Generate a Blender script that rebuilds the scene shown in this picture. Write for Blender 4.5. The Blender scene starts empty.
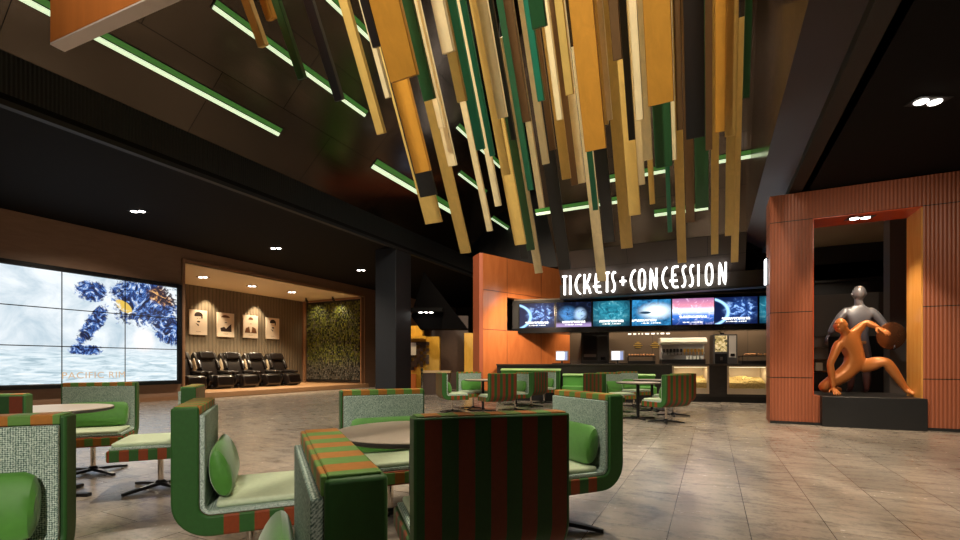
import bpy, bmesh, math, random
from mathutils import Vector, Matrix
random.seed(7)
C = bpy.context.scene.collection
PI = math.pi
TH = math.radians(26.5); CT, ST = math.cos(TH), math.sin(TH)
FPX, HOR, EYE = 465.0, 364.0, 1.1

# ------------------------------------------------------------ survey helpers
def W(lat, d, z=0.0): return Vector((CT*lat - ST*d, ST*lat + CT*d, z))
def PX(px, d, z=0.0): return W((px-480)/FPX*d, d, z)
def hz(py, d): return EYE + (HOR-py)/FPX*d
def dep(py, z): return FPX*(z-EYE)/(HOR-py)
def onX(px, X):
    u = (px-480)/FPX; d = X/(-ST+CT*u); return (CT+ST*u)*d, d       # Y, depth
def onY(px, Y):
    u = (px-480)/FPX; d = Y/(CT+ST*u); return (-ST+CT*u)*d, d       # X, depth

# ------------------------------------------------------------ materials
MATS = {}
def nt(name):
    m = bpy.data.materials.new(name); m.use_nodes = True
    n = m.node_tree.nodes; return m, n, m.node_tree.links, n['Principled BSDF']
def mat(name, col, rough=.5, metal=0., spec=.5, noise=0., nscale=8., emit=None, es=0., bump=0., coat=0., trans=0., sheen=0.):
    if name in MATS: return MATS[name]
    m, n, l, b = nt(name)
    b.inputs['Base Color'].default_value = (*col, 1)
    b.inputs['Roughness'].default_value = rough
    b.inputs['Metallic'].default_value = metal
    b.inputs['Specular IOR Level'].default_value = spec
    b.inputs['Coat Weight'].default_value = coat
    b.inputs['Transmission Weight'].default_value = trans
    b.inputs['Sheen Weight'].default_value = sheen
    if noise or bump:
        tc = n.new('ShaderNodeTexCoord'); t = n.new('ShaderNodeTexNoise')
        t.inputs['Scale'].default_value = nscale; t.inputs['Detail'].default_value = 5
        l.new(tc.outputs['Object'], t.inputs['Vector'])
        if noise:
            mx = n.new('ShaderNodeMix'); mx.data_type = 'RGBA'
            mx.inputs['A'].default_value = (*[c*(1-noise) for c in col], 1)
            mx.inputs['B'].default_value = (*[min(1, c*(1+noise)) for c in col], 1)
            l.new(t.outputs['Fac'], mx.inputs['Factor']); l.new(mx.outputs['Result'], b.inputs['Base Color'])
        if bump:
            bp = n.new('ShaderNodeBump'); bp.inputs['Strength'].default_value = bump; bp.inputs['Distance'].default_value = .01
            l.new(t.outputs['Fac'], bp.inputs['Height']); l.new(bp.outputs['Normal'], b.inputs['Normal'])
    if emit:
        b.inputs['Emission Color'].default_value = (*emit, 1); b.inputs['Emission Strength'].default_value = es
    MATS[name] = m; return m

class NG:                                   # tiny node-graph helper
    def __init__(s, m): s.n = m.node_tree.nodes; s.l = m.node_tree.links
    def inp(s, sock, v):
        if isinstance(v, (int, float)): sock.default_value = v
        elif isinstance(v, tuple): sock.default_value = (*v, 1) if len(v) == 3 and sock.type == 'RGBA' else v
        else: s.l.new(v, sock)
    def math(s, op, a, b=0., c=None):
        x = s.n.new('ShaderNodeMath'); x.operation = op
        s.inp(x.inputs[0], a); s.inp(x.inputs[1], b)
        if c is not None: s.inp(x.inputs[2], c)
        return x.outputs[0]
    def coord(s, out='Object'):
        t = s.n.new('ShaderNodeTexCoord').outputs[out]
        sp = s.n.new('ShaderNodeSeparateXYZ'); s.l.new(t, sp.inputs[0]); return t, sp.outputs
    def mix(s, f, a, b):
        x = s.n.new('ShaderNodeMix'); x.data_type = 'RGBA'
        s.inp(x.inputs['Factor'], f); s.inp(x.inputs['A'], a); s.inp(x.inputs['B'], b); return x.outputs['Result']
    def noise(s, vec, scale, detail=4., rough=.55, dist=0.):
        x = s.n.new('ShaderNodeTexNoise'); s.l.new(vec, x.inputs['Vector'])
        x.inputs['Scale'].default_value = scale; x.inputs['Detail'].default_value = detail
        x.inputs['Roughness'].default_value = rough; x.inputs['Distortion'].default_value = dist
        return x.outputs['Fac']
    def ramp(s, f, stops, const=False):
        x = s.n.new('ShaderNodeValToRGB'); s.l.new(f, x.inputs[0]); cr = x.color_ramp
        if const: cr.interpolation = 'CONSTANT'
        while len(cr.elements) < len(stops): cr.elements.new(.5)
        for e, (p, c) in zip(cr.elements, stops): e.position = p; e.color = (*c, 1)
        return x.outputs[0]
    def mapv(s, vec, scale=(1,1,1), loc=(0,0,0), rot=(0,0,0)):
        x = s.n.new('ShaderNodeMapping'); s.l.new(vec, x.inputs[0])
        x.inputs['Scale'].default_value = scale; x.inputs['Location'].default_value = loc; x.inputs['Rotation'].default_value = rot
        return x.outputs[0]
    def bump(s, h, bsdf, st=.3, dist=.01):
        x = s.n.new('ShaderNodeBump'); s.l.new(h, x.inputs['Height'])
        x.inputs['Strength'].default_value = st; x.inputs['Distance'].default_value = dist
        s.l.new(x.outputs[0], bsdf.inputs['Normal'])
    def smooth(s, v, a, b):
        x = s.n.new('ShaderNodeMapRange'); x.interpolation_type = 'SMOOTHSTEP'
        s.inp(x.inputs[0], v); x.inputs[1].default_value = a; x.inputs[2].default_value = b
        return x.outputs[0]

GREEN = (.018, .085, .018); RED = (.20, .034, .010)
def stripe_mat(name, axis, GREEN=GREEN, RED=RED):
    m, n, l, b = nt(name); g = NG(m); v, o = g.coord()
    if axis == 'x':
        f = g.math('LESS_THAN', g.math('FRACT', g.math('DIVIDE', g.math('ADD', o[0], 5.2+.28), .13)), .5)
    else:
        f = g.math('LESS_THAN', g.math('FRACT', g.math('DIVIDE', g.math('ADD', o[1], 5.2+.10), .13)), .5)
        f = g.math('MULTIPLY', f, g.math('GREATER_THAN', o[1], -.101))
    nz = g.noise(v, 60, 3)
    c = g.mix(f, GREEN, RED)
    c2 = g.mix(g.math('MULTIPLY', nz, .35), c, (.02, .02, .01))
    l.new(c2, b.inputs['Base Color']); b.inputs['Roughness'].default_value = .55
    b.inputs['Sheen Weight'].default_value = .08; b.inputs['Sheen Tint'].default_value = (1, .75, .4, 1); b.inputs['Sheen Roughness'].default_value = .4
    b.inputs['Specular IOR Level'].default_value = .3
    g.bump(nz, b, .12, .003); MATS[name] = m; return m
stripe_mat('stripe_fabric', 'x'); stripe_mat('side_fabric', 'y', (.034, .135, .028), (.30, .055, .014)); stripe_mat('lit_band_fabric', 'x', (.15, .33, .07), (.52, .20, .032))  # third one: same stripes with overhead light painted into the colours
def tweed():
    m, n, l, b = nt('tweed_fabric'); g = NG(m); v, o = g.coord()
    s = g.math('ADD', g.math('ADD', o[0], o[1]), o[2]); s2 = g.math('SUBTRACT', o[0], g.math('ADD', o[1], o[2]))
    a = g.math('SINE', g.math('MULTIPLY', s, 420.)); c = g.math('SINE', g.math('MULTIPLY', s2, 420.))
    nz = g.noise(v, 170, 2, .7)
    f = g.math('ADD', g.math('MULTIPLY', g.math('MULTIPLY', a, c), .22), nz)
    col = g.ramp(f, [(.30, (.07, .13, .11)), (.5, (.33, .44, .37)), (.68, (.72, .82, .74))])
    l.new(col, b.inputs['Base Color']); b.inputs['Roughness'].default_value = .9; b.inputs['Specular IOR Level'].default_value = .1
    g.bump(f, b, .25, .003); MATS['tweed_fabric'] = m
tweed()
def floor_mat():
    m, n, l, b = nt('stone_tile_floor'); g = NG(m); v, o = g.coord()
    br = n.new('ShaderNodeTexBrick')
    mv = g.mapv(v, (1, 1, 1), (.4, .254, 0), (0, 0, PI/2)); l.new(mv, br.inputs['Vector'])
    for k, val in dict(Scale=1., **{'Mortar Size': .003, 'Mortar Smooth': .3, 'Brick Width': .96, 'Row Height': .4775}).items(): br.inputs[k].default_value = val
    br.offset = .5
    br.inputs['Color1'].default_value = (.43, .365, .30, 1); br.inputs['Color2'].default_value = (.35, .305, .255, 1); br.inputs['Mortar'].default_value = (.09, .078, .066, 1)
    nz = g.noise(g.mapv(v, (1, 2.6, 1)), 3.2, 8, .62, .6); nz2 = g.noise(v, 26, 5, .65)
    k = g.math('ADD', g.math('MULTIPLY', nz, .65), g.math('MULTIPLY', nz2, .35))
    tone = g.ramp(k, [(.34, (.42, .42, .43)), (.5, (.85, .84, .83)), (.66, (1, .98, .95))])
    mx = n.new('ShaderNodeMix'); mx.data_type = 'RGBA'; mx.blend_type = 'MULTIPLY'; mx.inputs['Factor'].default_value = 1
    l.new(br.outputs['Color'], mx.inputs['A']); l.new(tone, mx.inputs['B']); l.new(mx.outputs['Result'], b.inputs['Base Color'])
    l.new(g.math('ADD', .11, g.math('MULTIPLY', k, .26)), b.inputs['Roughness']); b.inputs['Specular IOR Level'].default_value = .75
    g.bump(g.math('ADD', g.math('MULTIPLY', br.outputs['Fac'], -1.), g.math('MULTIPLY', k, .12)), b, .35, .004)
    return m
def panel_mat(name, col, bw, rh, rough=.25, metal=0.):
    """dark glossy panelling with thin seams"""
    m, n, l, b = nt(name); g = NG(m); v, o = g.coord('UV')
    br = n.new('ShaderNodeTexBrick'); l.new(v, br.inputs['Vector'])
    for k, val in dict(Scale=1., **{'Mortar Size': .006, 'Mortar Smooth': .1, 'Brick Width': bw, 'Row Height': rh}).items(): br.inputs[k].default_value = val
    br.inputs['Color1'].default_value = (*col, 1); br.inputs['Color2'].default_value = (*[c*.8 for c in col], 1); br.inputs['Mortar'].default_value = (.002, .002, .002, 1)
    l.new(br.outputs['Color'], b.inputs['Base Color']); b.inputs['Metallic'].default_value = metal
    nz = g.noise(g.mapv(v, (.6, 6, 1)), 2.5, 3)
    l.new(g.math('ADD', rough-.06, g.math('MULTIPLY', nz, .14)), b.inputs['Roughness'])
    b.inputs['Specular IOR Level'].default_value = .9 if rough < .5 else .3
    g.bump(br.outputs['Fac'], b, -.4, .006); return m
def ribbed(name, col, pitch, seams=(), rough=.4, spec=.5, dark=.55):
    """vertical ribs across local X or Y (whichever varies), thin horizontal seams"""
    m, n, l, b = nt(name); g = NG(m); v, o = g.coord()
    s = g.math('ADD', o[0], o[1]); w = g.math('SINE', g.math('MULTIPLY', s, 2*PI/pitch))
    f = g.math('MULTIPLY_ADD', w, .5, .5)
    nz = g.noise(v, 1.5, 3)
    c = g.mix(g.smooth(f, .05, .45), tuple(x*dark for x in col), col)
    c = g.mix(g.math('MULTIPLY', nz, .3), c, tuple(x*.6 for x in col))
    for z in seams:
        c = g.mix(g.math('LESS_THAN', g.math('ABSOLUTE', g.math('SUBTRACT', o[2], z)), .008), c, (.01, .004, .002))
    l.new(c, b.inputs['Base Color']); b.inputs['Roughness'].default_value = rough; b.inputs['Specular IOR Level'].default_value = spec
    g.bump(f, b, .7, pitch*.2); return m
def wood(name, c1, c2, scale=3., stretch=(1, 1, .12), rough=.35, spec=.5, bumpk=.05):
    m, n, l, b = nt(name); g = NG(m); v, o = g.coord()
    nz = g.noise(g.mapv(v, tuple(6*s for s in stretch)), scale, 6, .6, 1.2)
    l.new(g.ramp(nz, [(.3, c1), (.7, c2)]), b.inputs['Base Color'])
    b.inputs['Roughness'].default_value = rough; b.inputs['Specular IOR Level'].default_value = spec
    if bumpk: g.bump(nz, b, bumpk, .01)
    MATS[name] = m; return m

chrome = mat('chrome', (.78, .70, .60), .12, 1.)
black_metal = mat('black_metal', (.012, .011, .012), .35, .3)
black_matte = mat('black_paint', (.010, .009, .009), .6)
seat_green = mat('seat_green', (.62, .72, .50), .8, noise=.12, nscale=40, bump=.1)
bolster_green = mat('bolster_green', (.075, .27, .030), .55, noise=.18, nscale=30, sheen=.4)
lining_edge = mat('lining_edge', (.04, .06, .05), .8)

# ------------------------------------------------------------ mesh builder
class MB:
    def __init__(s): s.v = []; s.f = []; s.mi = []; s.sm = []; s.uv = {}
    def add(s, vs, fs, mi=0, smooth=False, uvs=None):
        o = len(s.v); s.v += [Vector(p) for p in vs]
        for k, f in enumerate(fs):
            if uvs: s.uv[len(s.f)] = uvs[k]
            s.f.append([o+i for i in f]); s.mi.append(mi if isinstance(mi, int) else mi[k]); s.sm.append(smooth)
        return s
    def box(s, c, size, rot=None, mi=0):
        c = Vector(c); h = [x/2 for x in size]; R = rot or Matrix.Identity(3)
        vs = [c + R @ Vector((sx*h[0], sy*h[1], sz*h[2])) for sz in (-1, 1) for sy in (-1, 1) for sx in (-1, 1)]
        return s.add(vs, [(0,2,3,1), (4,5,7,6), (0,1,5,4), (2,6,7,3), (0,4,6,2), (1,3,7,5)], mi)
    def bx(s, x0, x1, y0, y1, z0, z1, mi=0): return s.box(((x0+x1)/2, (y0+y1)/2, (z0+z1)/2), (x1-x0, y1-y0, z1-z0), None, mi)
    def quad(s, a, b, c, d, mi=0, uv=None): return s.add([a, b, c, d], [(0, 1, 2, 3)], mi, False, [uv] if uv else None)
    def tube(s, pts, r, n=10, mi=0, cap=True):
        pts = [Vector(p) for p in pts]; rs = r if isinstance(r, (list, tuple)) else [r]*len(pts); vs = []; fs = []
        up = None
        for i, p in enumerate(pts):
            t = (pts[min(i+1, len(pts)-1)] - pts[max(i-1, 0)]).normalized()
            if up is None: up = Vector((0, 0, 1)) if abs(t.z) < .9 else Vector((1, 0, 0))
            a = t.cross(up).normalized(); b = a.cross(t).normalized(); up = b
            for k in range(n):
                an = 2*PI*k/n; vs.append(p + rs[i]*(math.cos(an)*a + math.sin(an)*b))
        for i in range(len(pts)-1):
            for k in range(n):
                k2 = (k+1) % n; fs.append((i*n+k, i*n+k2, (i+1)*n+k2, (i+1)*n+k))
        if cap: fs.append(tuple(range(n-1, -1, -1))); fs.append(tuple((len(pts)-1)*n+k for k in range(n)))
        return s.add(vs, fs, mi, True)
    def lathe(s, prof, c=(0, 0, 0), n=32, mi=0, axis='z'):
        vs = []; fs = []; c = Vector(c)
        for r, h in prof:
            for k in range(n):
                a = 2*PI*k/n; x, y = r*math.cos(a), r*math.sin(a)
                vs.append(c + (Vector((x, y, h)) if axis == 'z' else Vector((h, x, y)) if axis == 'x' else Vector((y, h, x))))
        for i in range(len(prof)-1):
            for k in range(n):
                k2 = (k+1) % n; fs.append((i*n+k, i*n+k2, (i+1)*n+k2, (i+1)*n+k))
        if prof[0][0] > 1e-6: fs.append(tuple(range(n-1, -1, -1)))
        if prof[-1][0] > 1e-6: fs.append(tuple((len(prof)-1)*n+k for k in range(n)))
        return s.add(vs, fs, mi, True)
    def prism(s, poly, x0, x1, mi=0, cap_mi=None, plane='yz', smooth=False):
        """extrude a closed 2-D outline"""
        n = len(poly)
        P = (lambda x, a, b: (x, a, b)) if plane == 'yz' else (lambda x, a, b: (a, x, b)) if plane == 'xz' else (lambda x, a, b: (a, b, x))
        vs = [P(x0, a, b) for a, b in poly] + [P(x1, a, b) for a, b in poly]
        fs = [(i, (i+1) % n, n+(i+1) % n, n+i) for i in range(n)] + [tuple(range(n-1, -1, -1)), tuple(range(n, 2*n))]
        cm = mi if cap_mi is None else cap_mi
        return s.add(vs, fs, [mi]*n + [cm, cm], smooth)
    def ribbon(s, pts, w, y0, y1, mi=0, closed=False):
        """flat stroke of width w in the xz plane, extruded y0..y1"""
        p = [Vector((a, b)) for a, b in pts]; n = len(p); L = []; R = []
        for i in range(n):
            a = p[(i-1) % n] if (closed or i > 0) else None; b = p[(i+1) % n] if (closed or i < n-1) else None
            t1 = (p[i]-a).normalized() if a is not None else (b-p[i]).normalized()
            t2 = (b-p[i]).normalized() if b is not None else t1
            t = (t1+t2).normalized() if (t1+t2).length > 1e-6 else t1
            nn = Vector((-t.y, t.x)); k = min(1.6, 1/max(.4, nn.dot(Vector((-t1.y, t1.x)))))
            L.append(p[i]+nn*w/2*k); R.append(p[i]-nn*w/2*k)
        vs = [(q.x, y0, q.y) for q in L] + [(q.x, y0, q.y) for q in R] + [(q.x, y1, q.y) for q in L] + [(q.x, y1, q.y) for q in R]
        fs = []
        for i in range(n if closed else n-1):
            j = (i+1) % n
            fs += [(i, j, n+j, n+i), (2*n+i, 3*n+i, 3*n+j, 2*n+j), (i, 2*n+i, 2*n+j, j), (n+i, n+j, 3*n+j, 3*n+i)]
        if not closed: fs += [(0, n, 3*n, 2*n), (n-1, 3*n-1, 4*n-1, 2*n-1)]
        return s.add(vs, fs, mi)
    def sphere(s, c, r, n=14, m=9, mi=0, sc=(1, 1, 1)):
        prof = [(max(0, math.sin(PI*i/m)), -math.cos(PI*i/m)) for i in range(m+1)]; c = Vector(c); vs = []; fs = []
        vs.append(c+Vector((0, 0, -r*sc[2])))
        for i in range(1, m):
            for k in range(n):
                a = 2*PI*k/n; vs.append(c+Vector((prof[i][0]*math.cos(a)*r*sc[0], prof[i][0]*math.sin(a)*r*sc[1], prof[i][1]*r*sc[2])))
        vs.append(c+Vector((0, 0, r*sc[2])))
        for k in range(n): fs.append((0, 1+(k+1) % n, 1+k))
        for i in range(m-2):
            for k in range(n):
                k2 = (k+1) % n; fs.append((1+i*n+k, 1+i*n+k2, 1+(i+1)*n+k2, 1+(i+1)*n+k))
        t = len(vs)-1
        for k in range(n): fs.append((t, t-n+k, t-n+(k+1) % n))
        return s.add(vs, fs, mi, True)
    def build(s, name, mats, parent=None, bevel=0., seg=2, angle=35, recalc=True):
        me = bpy.data.meshes.new(name); me.from_pydata([tuple(v) for v in s.v], [], s.f)
        for m in (mats if isinstance(mats, (list, tuple)) else [mats]): me.materials.append(m)
        for p, mi, sm in zip(me.polygons, s.mi, s.sm): p.material_index = mi; p.use_smooth = sm
        if s.uv:
            ul = me.uv_layers.new(name='UVMap')
            for pi_, p in enumerate(me.polygons):
                if pi_ in s.uv:
                    for li, u in zip(p.loop_indices, s.uv[pi_]): ul.data[li].uv = u
        if recalc and not s.uv:
            bm = bmesh.new(); bm.from_mesh(me); bmesh.ops.recalc_face_normals(bm, faces=bm.faces); bm.to_mesh(me); bm.free()
        o = bpy.data.objects.new(name, me); C.objects.link(o)
        if parent: o.parent = parent
        if bevel:
            md = o.modifiers.new('bevel', 'BEVEL'); md.width = bevel; md.segments = seg; md.limit_method = 'ANGLE'; md.angle_limit = math.radians(50)
            for p in me.polygons: p.use_smooth = True
            me.set_sharp_from_angle(angle=math.radians(angle))
        elif any(s.sm): me.set_sharp_from_angle(angle=math.radians(angle))
        return o
def tag(o, label=None, cat=None, group=None, kind=None):
    if label: o['label'] = label
    if cat: o['category'] = cat
    if group: o['group'] = group
    if kind: o['kind'] = kind
    return o
def empty(name, loc, rz=0., label=None, cat=None, group=None):
    o = bpy.data.objects.new(name, None); C.objects.link(o); o.location = loc; o.rotation_euler = (0, 0, rz); o.empty_display_size = .1
    return tag(o, label, cat, group)
def copy_tree(o, parent=None):
    c = o.copy(); C.objects.link(c); c.parent = parent
    for ch in list(o.children): copy_tree(ch, c)
    return c
def struct(o): o['kind'] = 'structure'; return o
def arc(cx, cy, r, a0, a1, n):
    return [(cx+r*math.cos(math.radians(a0+(a1-a0)*i/n)), cy+r*math.sin(math.radians(a0+(a1-a0)*i/n))) for i in range(n+1)]

# ------------------------------------------------------------ the shell
XL, XA, CL = -14.7, -18.7, 4.7                 # left wall, alcove back wall, left ceiling
YA0, YA1, ZA, ZP = 8.85, 17.2, 4.28, .18       # alcove opening, its ceiling, its platform
XE, ZE = -8.7, 5.4                             # left atrium edge
XR, CR = 1.47, 4.25                            # right bulkhead / right ceiling
YP = 10.17                                     # portal front
YF = 15.0                                      # sign fascia
ceil_dark = mat('ceiling_dark', (.0065, .0058, .0058), .8, spec=.12)
wall_brown = wood('wall_brown', (.30, .175, .11), (.36, .21, .135), 1.2, (.25, .25, 1.2), .5, .3, 0)
warm_white = mat('alcove_ceiling_paint', (.72, .62, .43), .6)
trim_wood = wood('trim_wood', (.30, .15, .075), (.36, .19, .10), 1.5, (1, .2, 1), .4)
dark_wall = mat('dark_wall_paint', (.022, .019, .018), .55, noise=.2)
FLOOR = floor_mat()
struct(MB().bx(-25, 14, -9, 31, -.1, 0).build('floor', FLOOR))
# left wall with the alcove opening
w = MB().bx(XL-.2, XL, -9, YA0, 0, CL)
w.bx(XL-.2, XL, YA0, YA1+.001, ZA, CL).bx(XL-.2, XL, YA1, 30, 0, CL)
struct(w.build('wall_left', wall_brown))
struct(MB().bx(XA-.2, XA, YA0-.2, YA1+.2, 0, CL).build('wall_alcove_back', ribbed('alcove_ribs', (.21, .165, .115), .16, rough=.6, spec=.2, dark=.7)))
struct(MB().bx(XA, XL-.2, YA0-.2, YA0, 0, CL).build('wall_alcove_near', wall_brown))
struct(MB().bx(XA, XL-.2, YA1, YA1+.2, 0, CL).build('wall_alcove_far', wall_brown))
struct(MB().bx(XA, XL, YA0, YA1, ZA, ZA+.1).build('ceiling_alcove', warm_white))
platform_wood = wood('platform_wood', (.46, .25, .12), (.55, .31, .16), 1.5, (1, .15, 1), .35)
struct(MB().bx(XA, XL+.25, YA0-.05, YA1+.05, 0, ZP).build('floor_platform', platform_wood, bevel=.01))
t = MB().bx(XL, XL+.05, YA0-.09, YA0, ZP, ZA+.09).bx(XL, XL+.05, YA1, YA1+.09, ZP, ZA+.09).bx(XL, XL+.05, YA0, YA1, ZA, ZA+.09)
struct(t.build('trim_1', trim_wood, bevel=.006))
struct(MB().bx(XL, XL+.03, -9, YA0-.1, 0, .12).build('baseboard_left', trim_wood))
# low ceilings
struct(MB().bx(XL-.2, XE, -9, 30, CL, CL+.12).build('ceiling_left', ceil_dark))
struct(MB().bx(XR, 14, -9, 31, CR, CR+.1).build('ceiling_right', ceil_dark))
struct(MB().bx(XE, XR, 17.4, 31, CL+.01, CL+.12).build('ceiling_back', ceil_dark))
# bulkheads
vent = ribbed('bulkhead_vent', (.010, .010, .010), .05, rough=.5)
struct(MB().bx(XE-.1, XE, -9, 30, CL+.12, ZE).build('trim_2', vent))
struct(MB().bx(XE-.08, XE+.04, -9, 24, CL-.06, CL+.02).build('trim_3', black_matte))
gloss = panel_mat('glossy_dark_panels', (.10, .076, .058), 2.6, 1.3, .15, .92)
red_gloss = panel_mat('bulkhead_panels', (.15, .085, .062), 3.4, 1.24, .2, .9)
def slope(name, P0, along, up, la, lu, thick=.06, m=gloss):
    """sloped slab: P0 corner, unit vectors along/up; faces the hall"""
    P0, A, U = Vector(P0), Vector(along), Vector(up); N = A.cross(U).normalized()
    N = N*(thick if N.z > 0 else -thick)
    mb = MB(); a, b, c, d = P0, P0+A*la, P0+A*la+U*lu, P0+U*lu
    mb.quad(a, b, c, d, uv=[(0, 0), (la, 0), (la, lu), (0, lu)])
    mb.quad(a+N, d+N, c+N, b+N, uv=[(0, 0)]*4)
    return struct(mb.build(name, m))
AL = math.radians(40); UL = Vector((math.cos(AL), 0, math.sin(AL)))
slope('ceiling_slope_left', (XE, -9, ZE), (0, 1, 0), UL, 25, 6.6)
AB = math.radians(50); UB = Vector((0, -math.cos(AB), math.sin(AB))); Y0B, Z0B = YF+.25, 3.72
XF0 = onY(560, YF)[0]
XW = .85                                                   # glossy wall on the right of the atrium
slope('ceiling_slope_back', (XF0, Y0B, Z0B), (1, 0, 0), UB, XW-XF0, 1.25, .06, panel_mat('sign_backing_panels', (.060, .043, .034), 2.2, .62, .55))
slope('ceiling_slope_back', Vector((XF0, Y0B, Z0B))+UB*1.25, (1, 0, 0), UB, XW-XF0, 6.95)
ZT = 9.62; ZW = 4.66
mb = MB(); mb.quad((XW, -9, ZW), (XW, 15.4, ZW), (XW, 15.4, ZT), (XW, -9, ZT), uv=[(0, 0), (24.4, 0), (24.4, 4.96), (0, 4.96)])
mb.quad((XW+.08, -9, ZW), (XW+.08, -9, ZT), (XW+.08, 15.4, ZT), (XW+.08, 15.4, ZW), uv=[(0, 0)]*4)
struct(mb.build('wall_atrium_right', red_gloss))
mb = MB().prism([(XW, ZW), (XW+.42, ZW-.28), (XW+.42, ZW+.05), (XW+.05, ZW+.2)], -9, 15.4, plane='xz')
struct(mb.build('trim_4', mat('soffit_red_brown', (.032, .012, .008), .45, spec=.25)))
struct(MB().bx(XW+.42, XR+.1, -9, 15.4, CR, ZW+.05).build('trim_19', black_matte))
struct(MB().bx(XE, XF0, 17.2, 17.4, CL+.12, ZT).build('wall_atrium_back', black_matte))
struct(MB().bx(XF0, XF0+.1, Y0B+.07, 17.2, 3.3, ZT).build('wall_atrium_side', black_matte))
struct(MB().bx(-4.6, XW+.1, -9, 15.4, ZT, ZT+.1).build('ceiling_top', mat('top_ceiling', (.10, .055, .03), .5)))
# far walls (closing the hall)
struct(MB().bx(-25, 14, 26, 26.2, 0, 10).build('wall_back', dark_wall))
struct(MB().bx(9, 9.2, -9, 31, 0, 10).build('wall_right', dark_wall))
struct(MB().bx(-25, 14, -9.2, -9, 0, 10).build('wall_front', dark_wall))
# column
struct(MB().bx(-9.5, XE, 11.65, 12.46, 0, CL).build('trim_5', mat('column_slate', (.013, .014, .017), .5, noise=.15), bevel=.015))

# ------------------------------------------------------------ concession nook (its own axes u right, v away)
def UV(u, v, z=0.): return W(.969*u+.246*v, -.246*u+.969*v, z)
def uvpx(px, v):
    d = v/(.246*(px-480)/FPX+.969); lat = (px-480)/FPX*d; return .969*lat-.246*d, d
RC = math.atan2(ST*.969-CT*.246, CT*.969+ST*.246)          # heading of the u axis
VC, VM, VB = 14.61, 15.94, 18.36                            # counter front, menu screens, back wall
orange_panel = wood('orange_panel', (.56, .16, .045), (.68, .215, .065), 1.3, (.35, .35, .08), .22, .6, 0)
orange_edge = mat('orange_edge', (.50, .13, .06), .3)
def cw(lat, d): return W(lat, d)
def wallpt(t): return Vector((.097+.743*t, 15+.669*t))
def tpx(px): k = (px-480)/FPX; return (15*k-.097)/(.743-.669*k)
ZO = 4.68; Z0R, Z1R = 1.1+33.5/FPX*15.7, 1.1+67/FPX*15.7
tr, te = tpx(507), tpx(571)
def oseg(mb, t0, t1, z0, z1, th=.22):
    a, b = wallpt(t0), wallpt(t1); n = Vector((-.669, .743))*th
    q = [(a.x, a.y), (b.x, b.y), (b.x+n.x, b.y+n.y), (a.x+n.x, a.y+n.y)]
    q = [W(*k) for k in q]
    mb.prism([(k.x, k.y) for k in q], z0, z1, plane='xy')
mb = MB(); oseg(mb, 0, tr, 0, ZO); oseg(mb, tr, te, 0, Z0R); oseg(mb, tr, te, Z1R, ZO)
struct(mb.build('wall_orange', orange_panel))
a = wallpt(0); mb = MB(); pa = W(a.x-.12, a.y-.02); pb = W(a.x-.005, a.y-.02); pc = W(a.x-.2, a.y+.5); pd = W(a.x-.33, a.y+.5)
mb.prism([(k.x, k.y) for k in (pa, pb, pc, pd)], 0, ZO, plane='xy')
struct(mb.build('trim_6', orange_edge))
seam = MB()
for tt in (tr, tpx(541)):
    a = wallpt(tt); b = wallpt(tt+.008); q = [W(a.x+.0045, a.y-.005), W(b.x+.0045, b.y-.005), W(b.x-.01, b.y+.02), W(a.x-.01, a.y+.02)]
    for z0, z1 in ((0, Z0R), (Z1R, ZO)): seam.prism([(k.x, k.y) for k in q], z0, z1, plane='xy')
for z in (Z0R+.0, Z1R+.15):
    a = wallpt(0); b = wallpt(tr if z < 2.9 else te); q = [W(a.x+.004, a.y-.005), W(b.x+.004, b.y-.005), W(b.x-.01, b.y+.02), W(a.x-.01, a.y+.02)]
    seam.prism([(k.x, k.y) for k in q], z-.008, z+.008, plane='xy')
struct(seam.build('trim_7', mat('orange_seam', (.10, .025, .01), .5)))
conc_brown = panel_mat('concession_back_panels', (.115, .082, .060), 1.6, 5., .4)
u0 = uvpx(560, VB)[0]-.6; u1 = uvpx(790, VB)[0]+2.2
mb = MB(); mb.quad(UV(u0, VB), UV(u1, VB), UV(u1, VB, 4.2), UV(u0, VB, 4.2), uv=[(0, 0), (u1-u0, 0), (u1-u0, 4.2), (0, 4.2)])
n = UV(0, .15)-UV(0, 0); mb.quad(UV(u0, VB)+n, UV(u0, VB, 4.2)+n, UV(u1, VB, 4.2)+n, UV(u1, VB)+n, uv=[(0, 0)]*4)
struct(mb.build('wall_concession', conc_brown))
mb = MB(); q = [UV(uvpx(519, VM)[0]-.2, VM+.12), UV(uvpx(775, VM)[0]+1.5, VM+.12), UV(u1, VB), UV(u0, VB)]
mb.prism([(k.x, k.y) for k in q], 3.25, 3.35, plane='xy'); struct(mb.build('ceiling_concession', mat('nook_ceiling', (.20, .15, .10), .6)))
# fascia over the counter
fascia = wood('fascia_panel', (.030, .022, .018), (.042, .031, .025), 2, (.2, 1, 1), .35, .5, 0)
struct(MB().bx(XF0, XR+2.6, YF, YF+.3, 3.3, 3.72).build('wall_fascia', fascia))
struct(MB().bx(XF0, XR+2.6, YF-.05, YF+.3, 3.24, 3.3).build('trim_8', black_matte))

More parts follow.
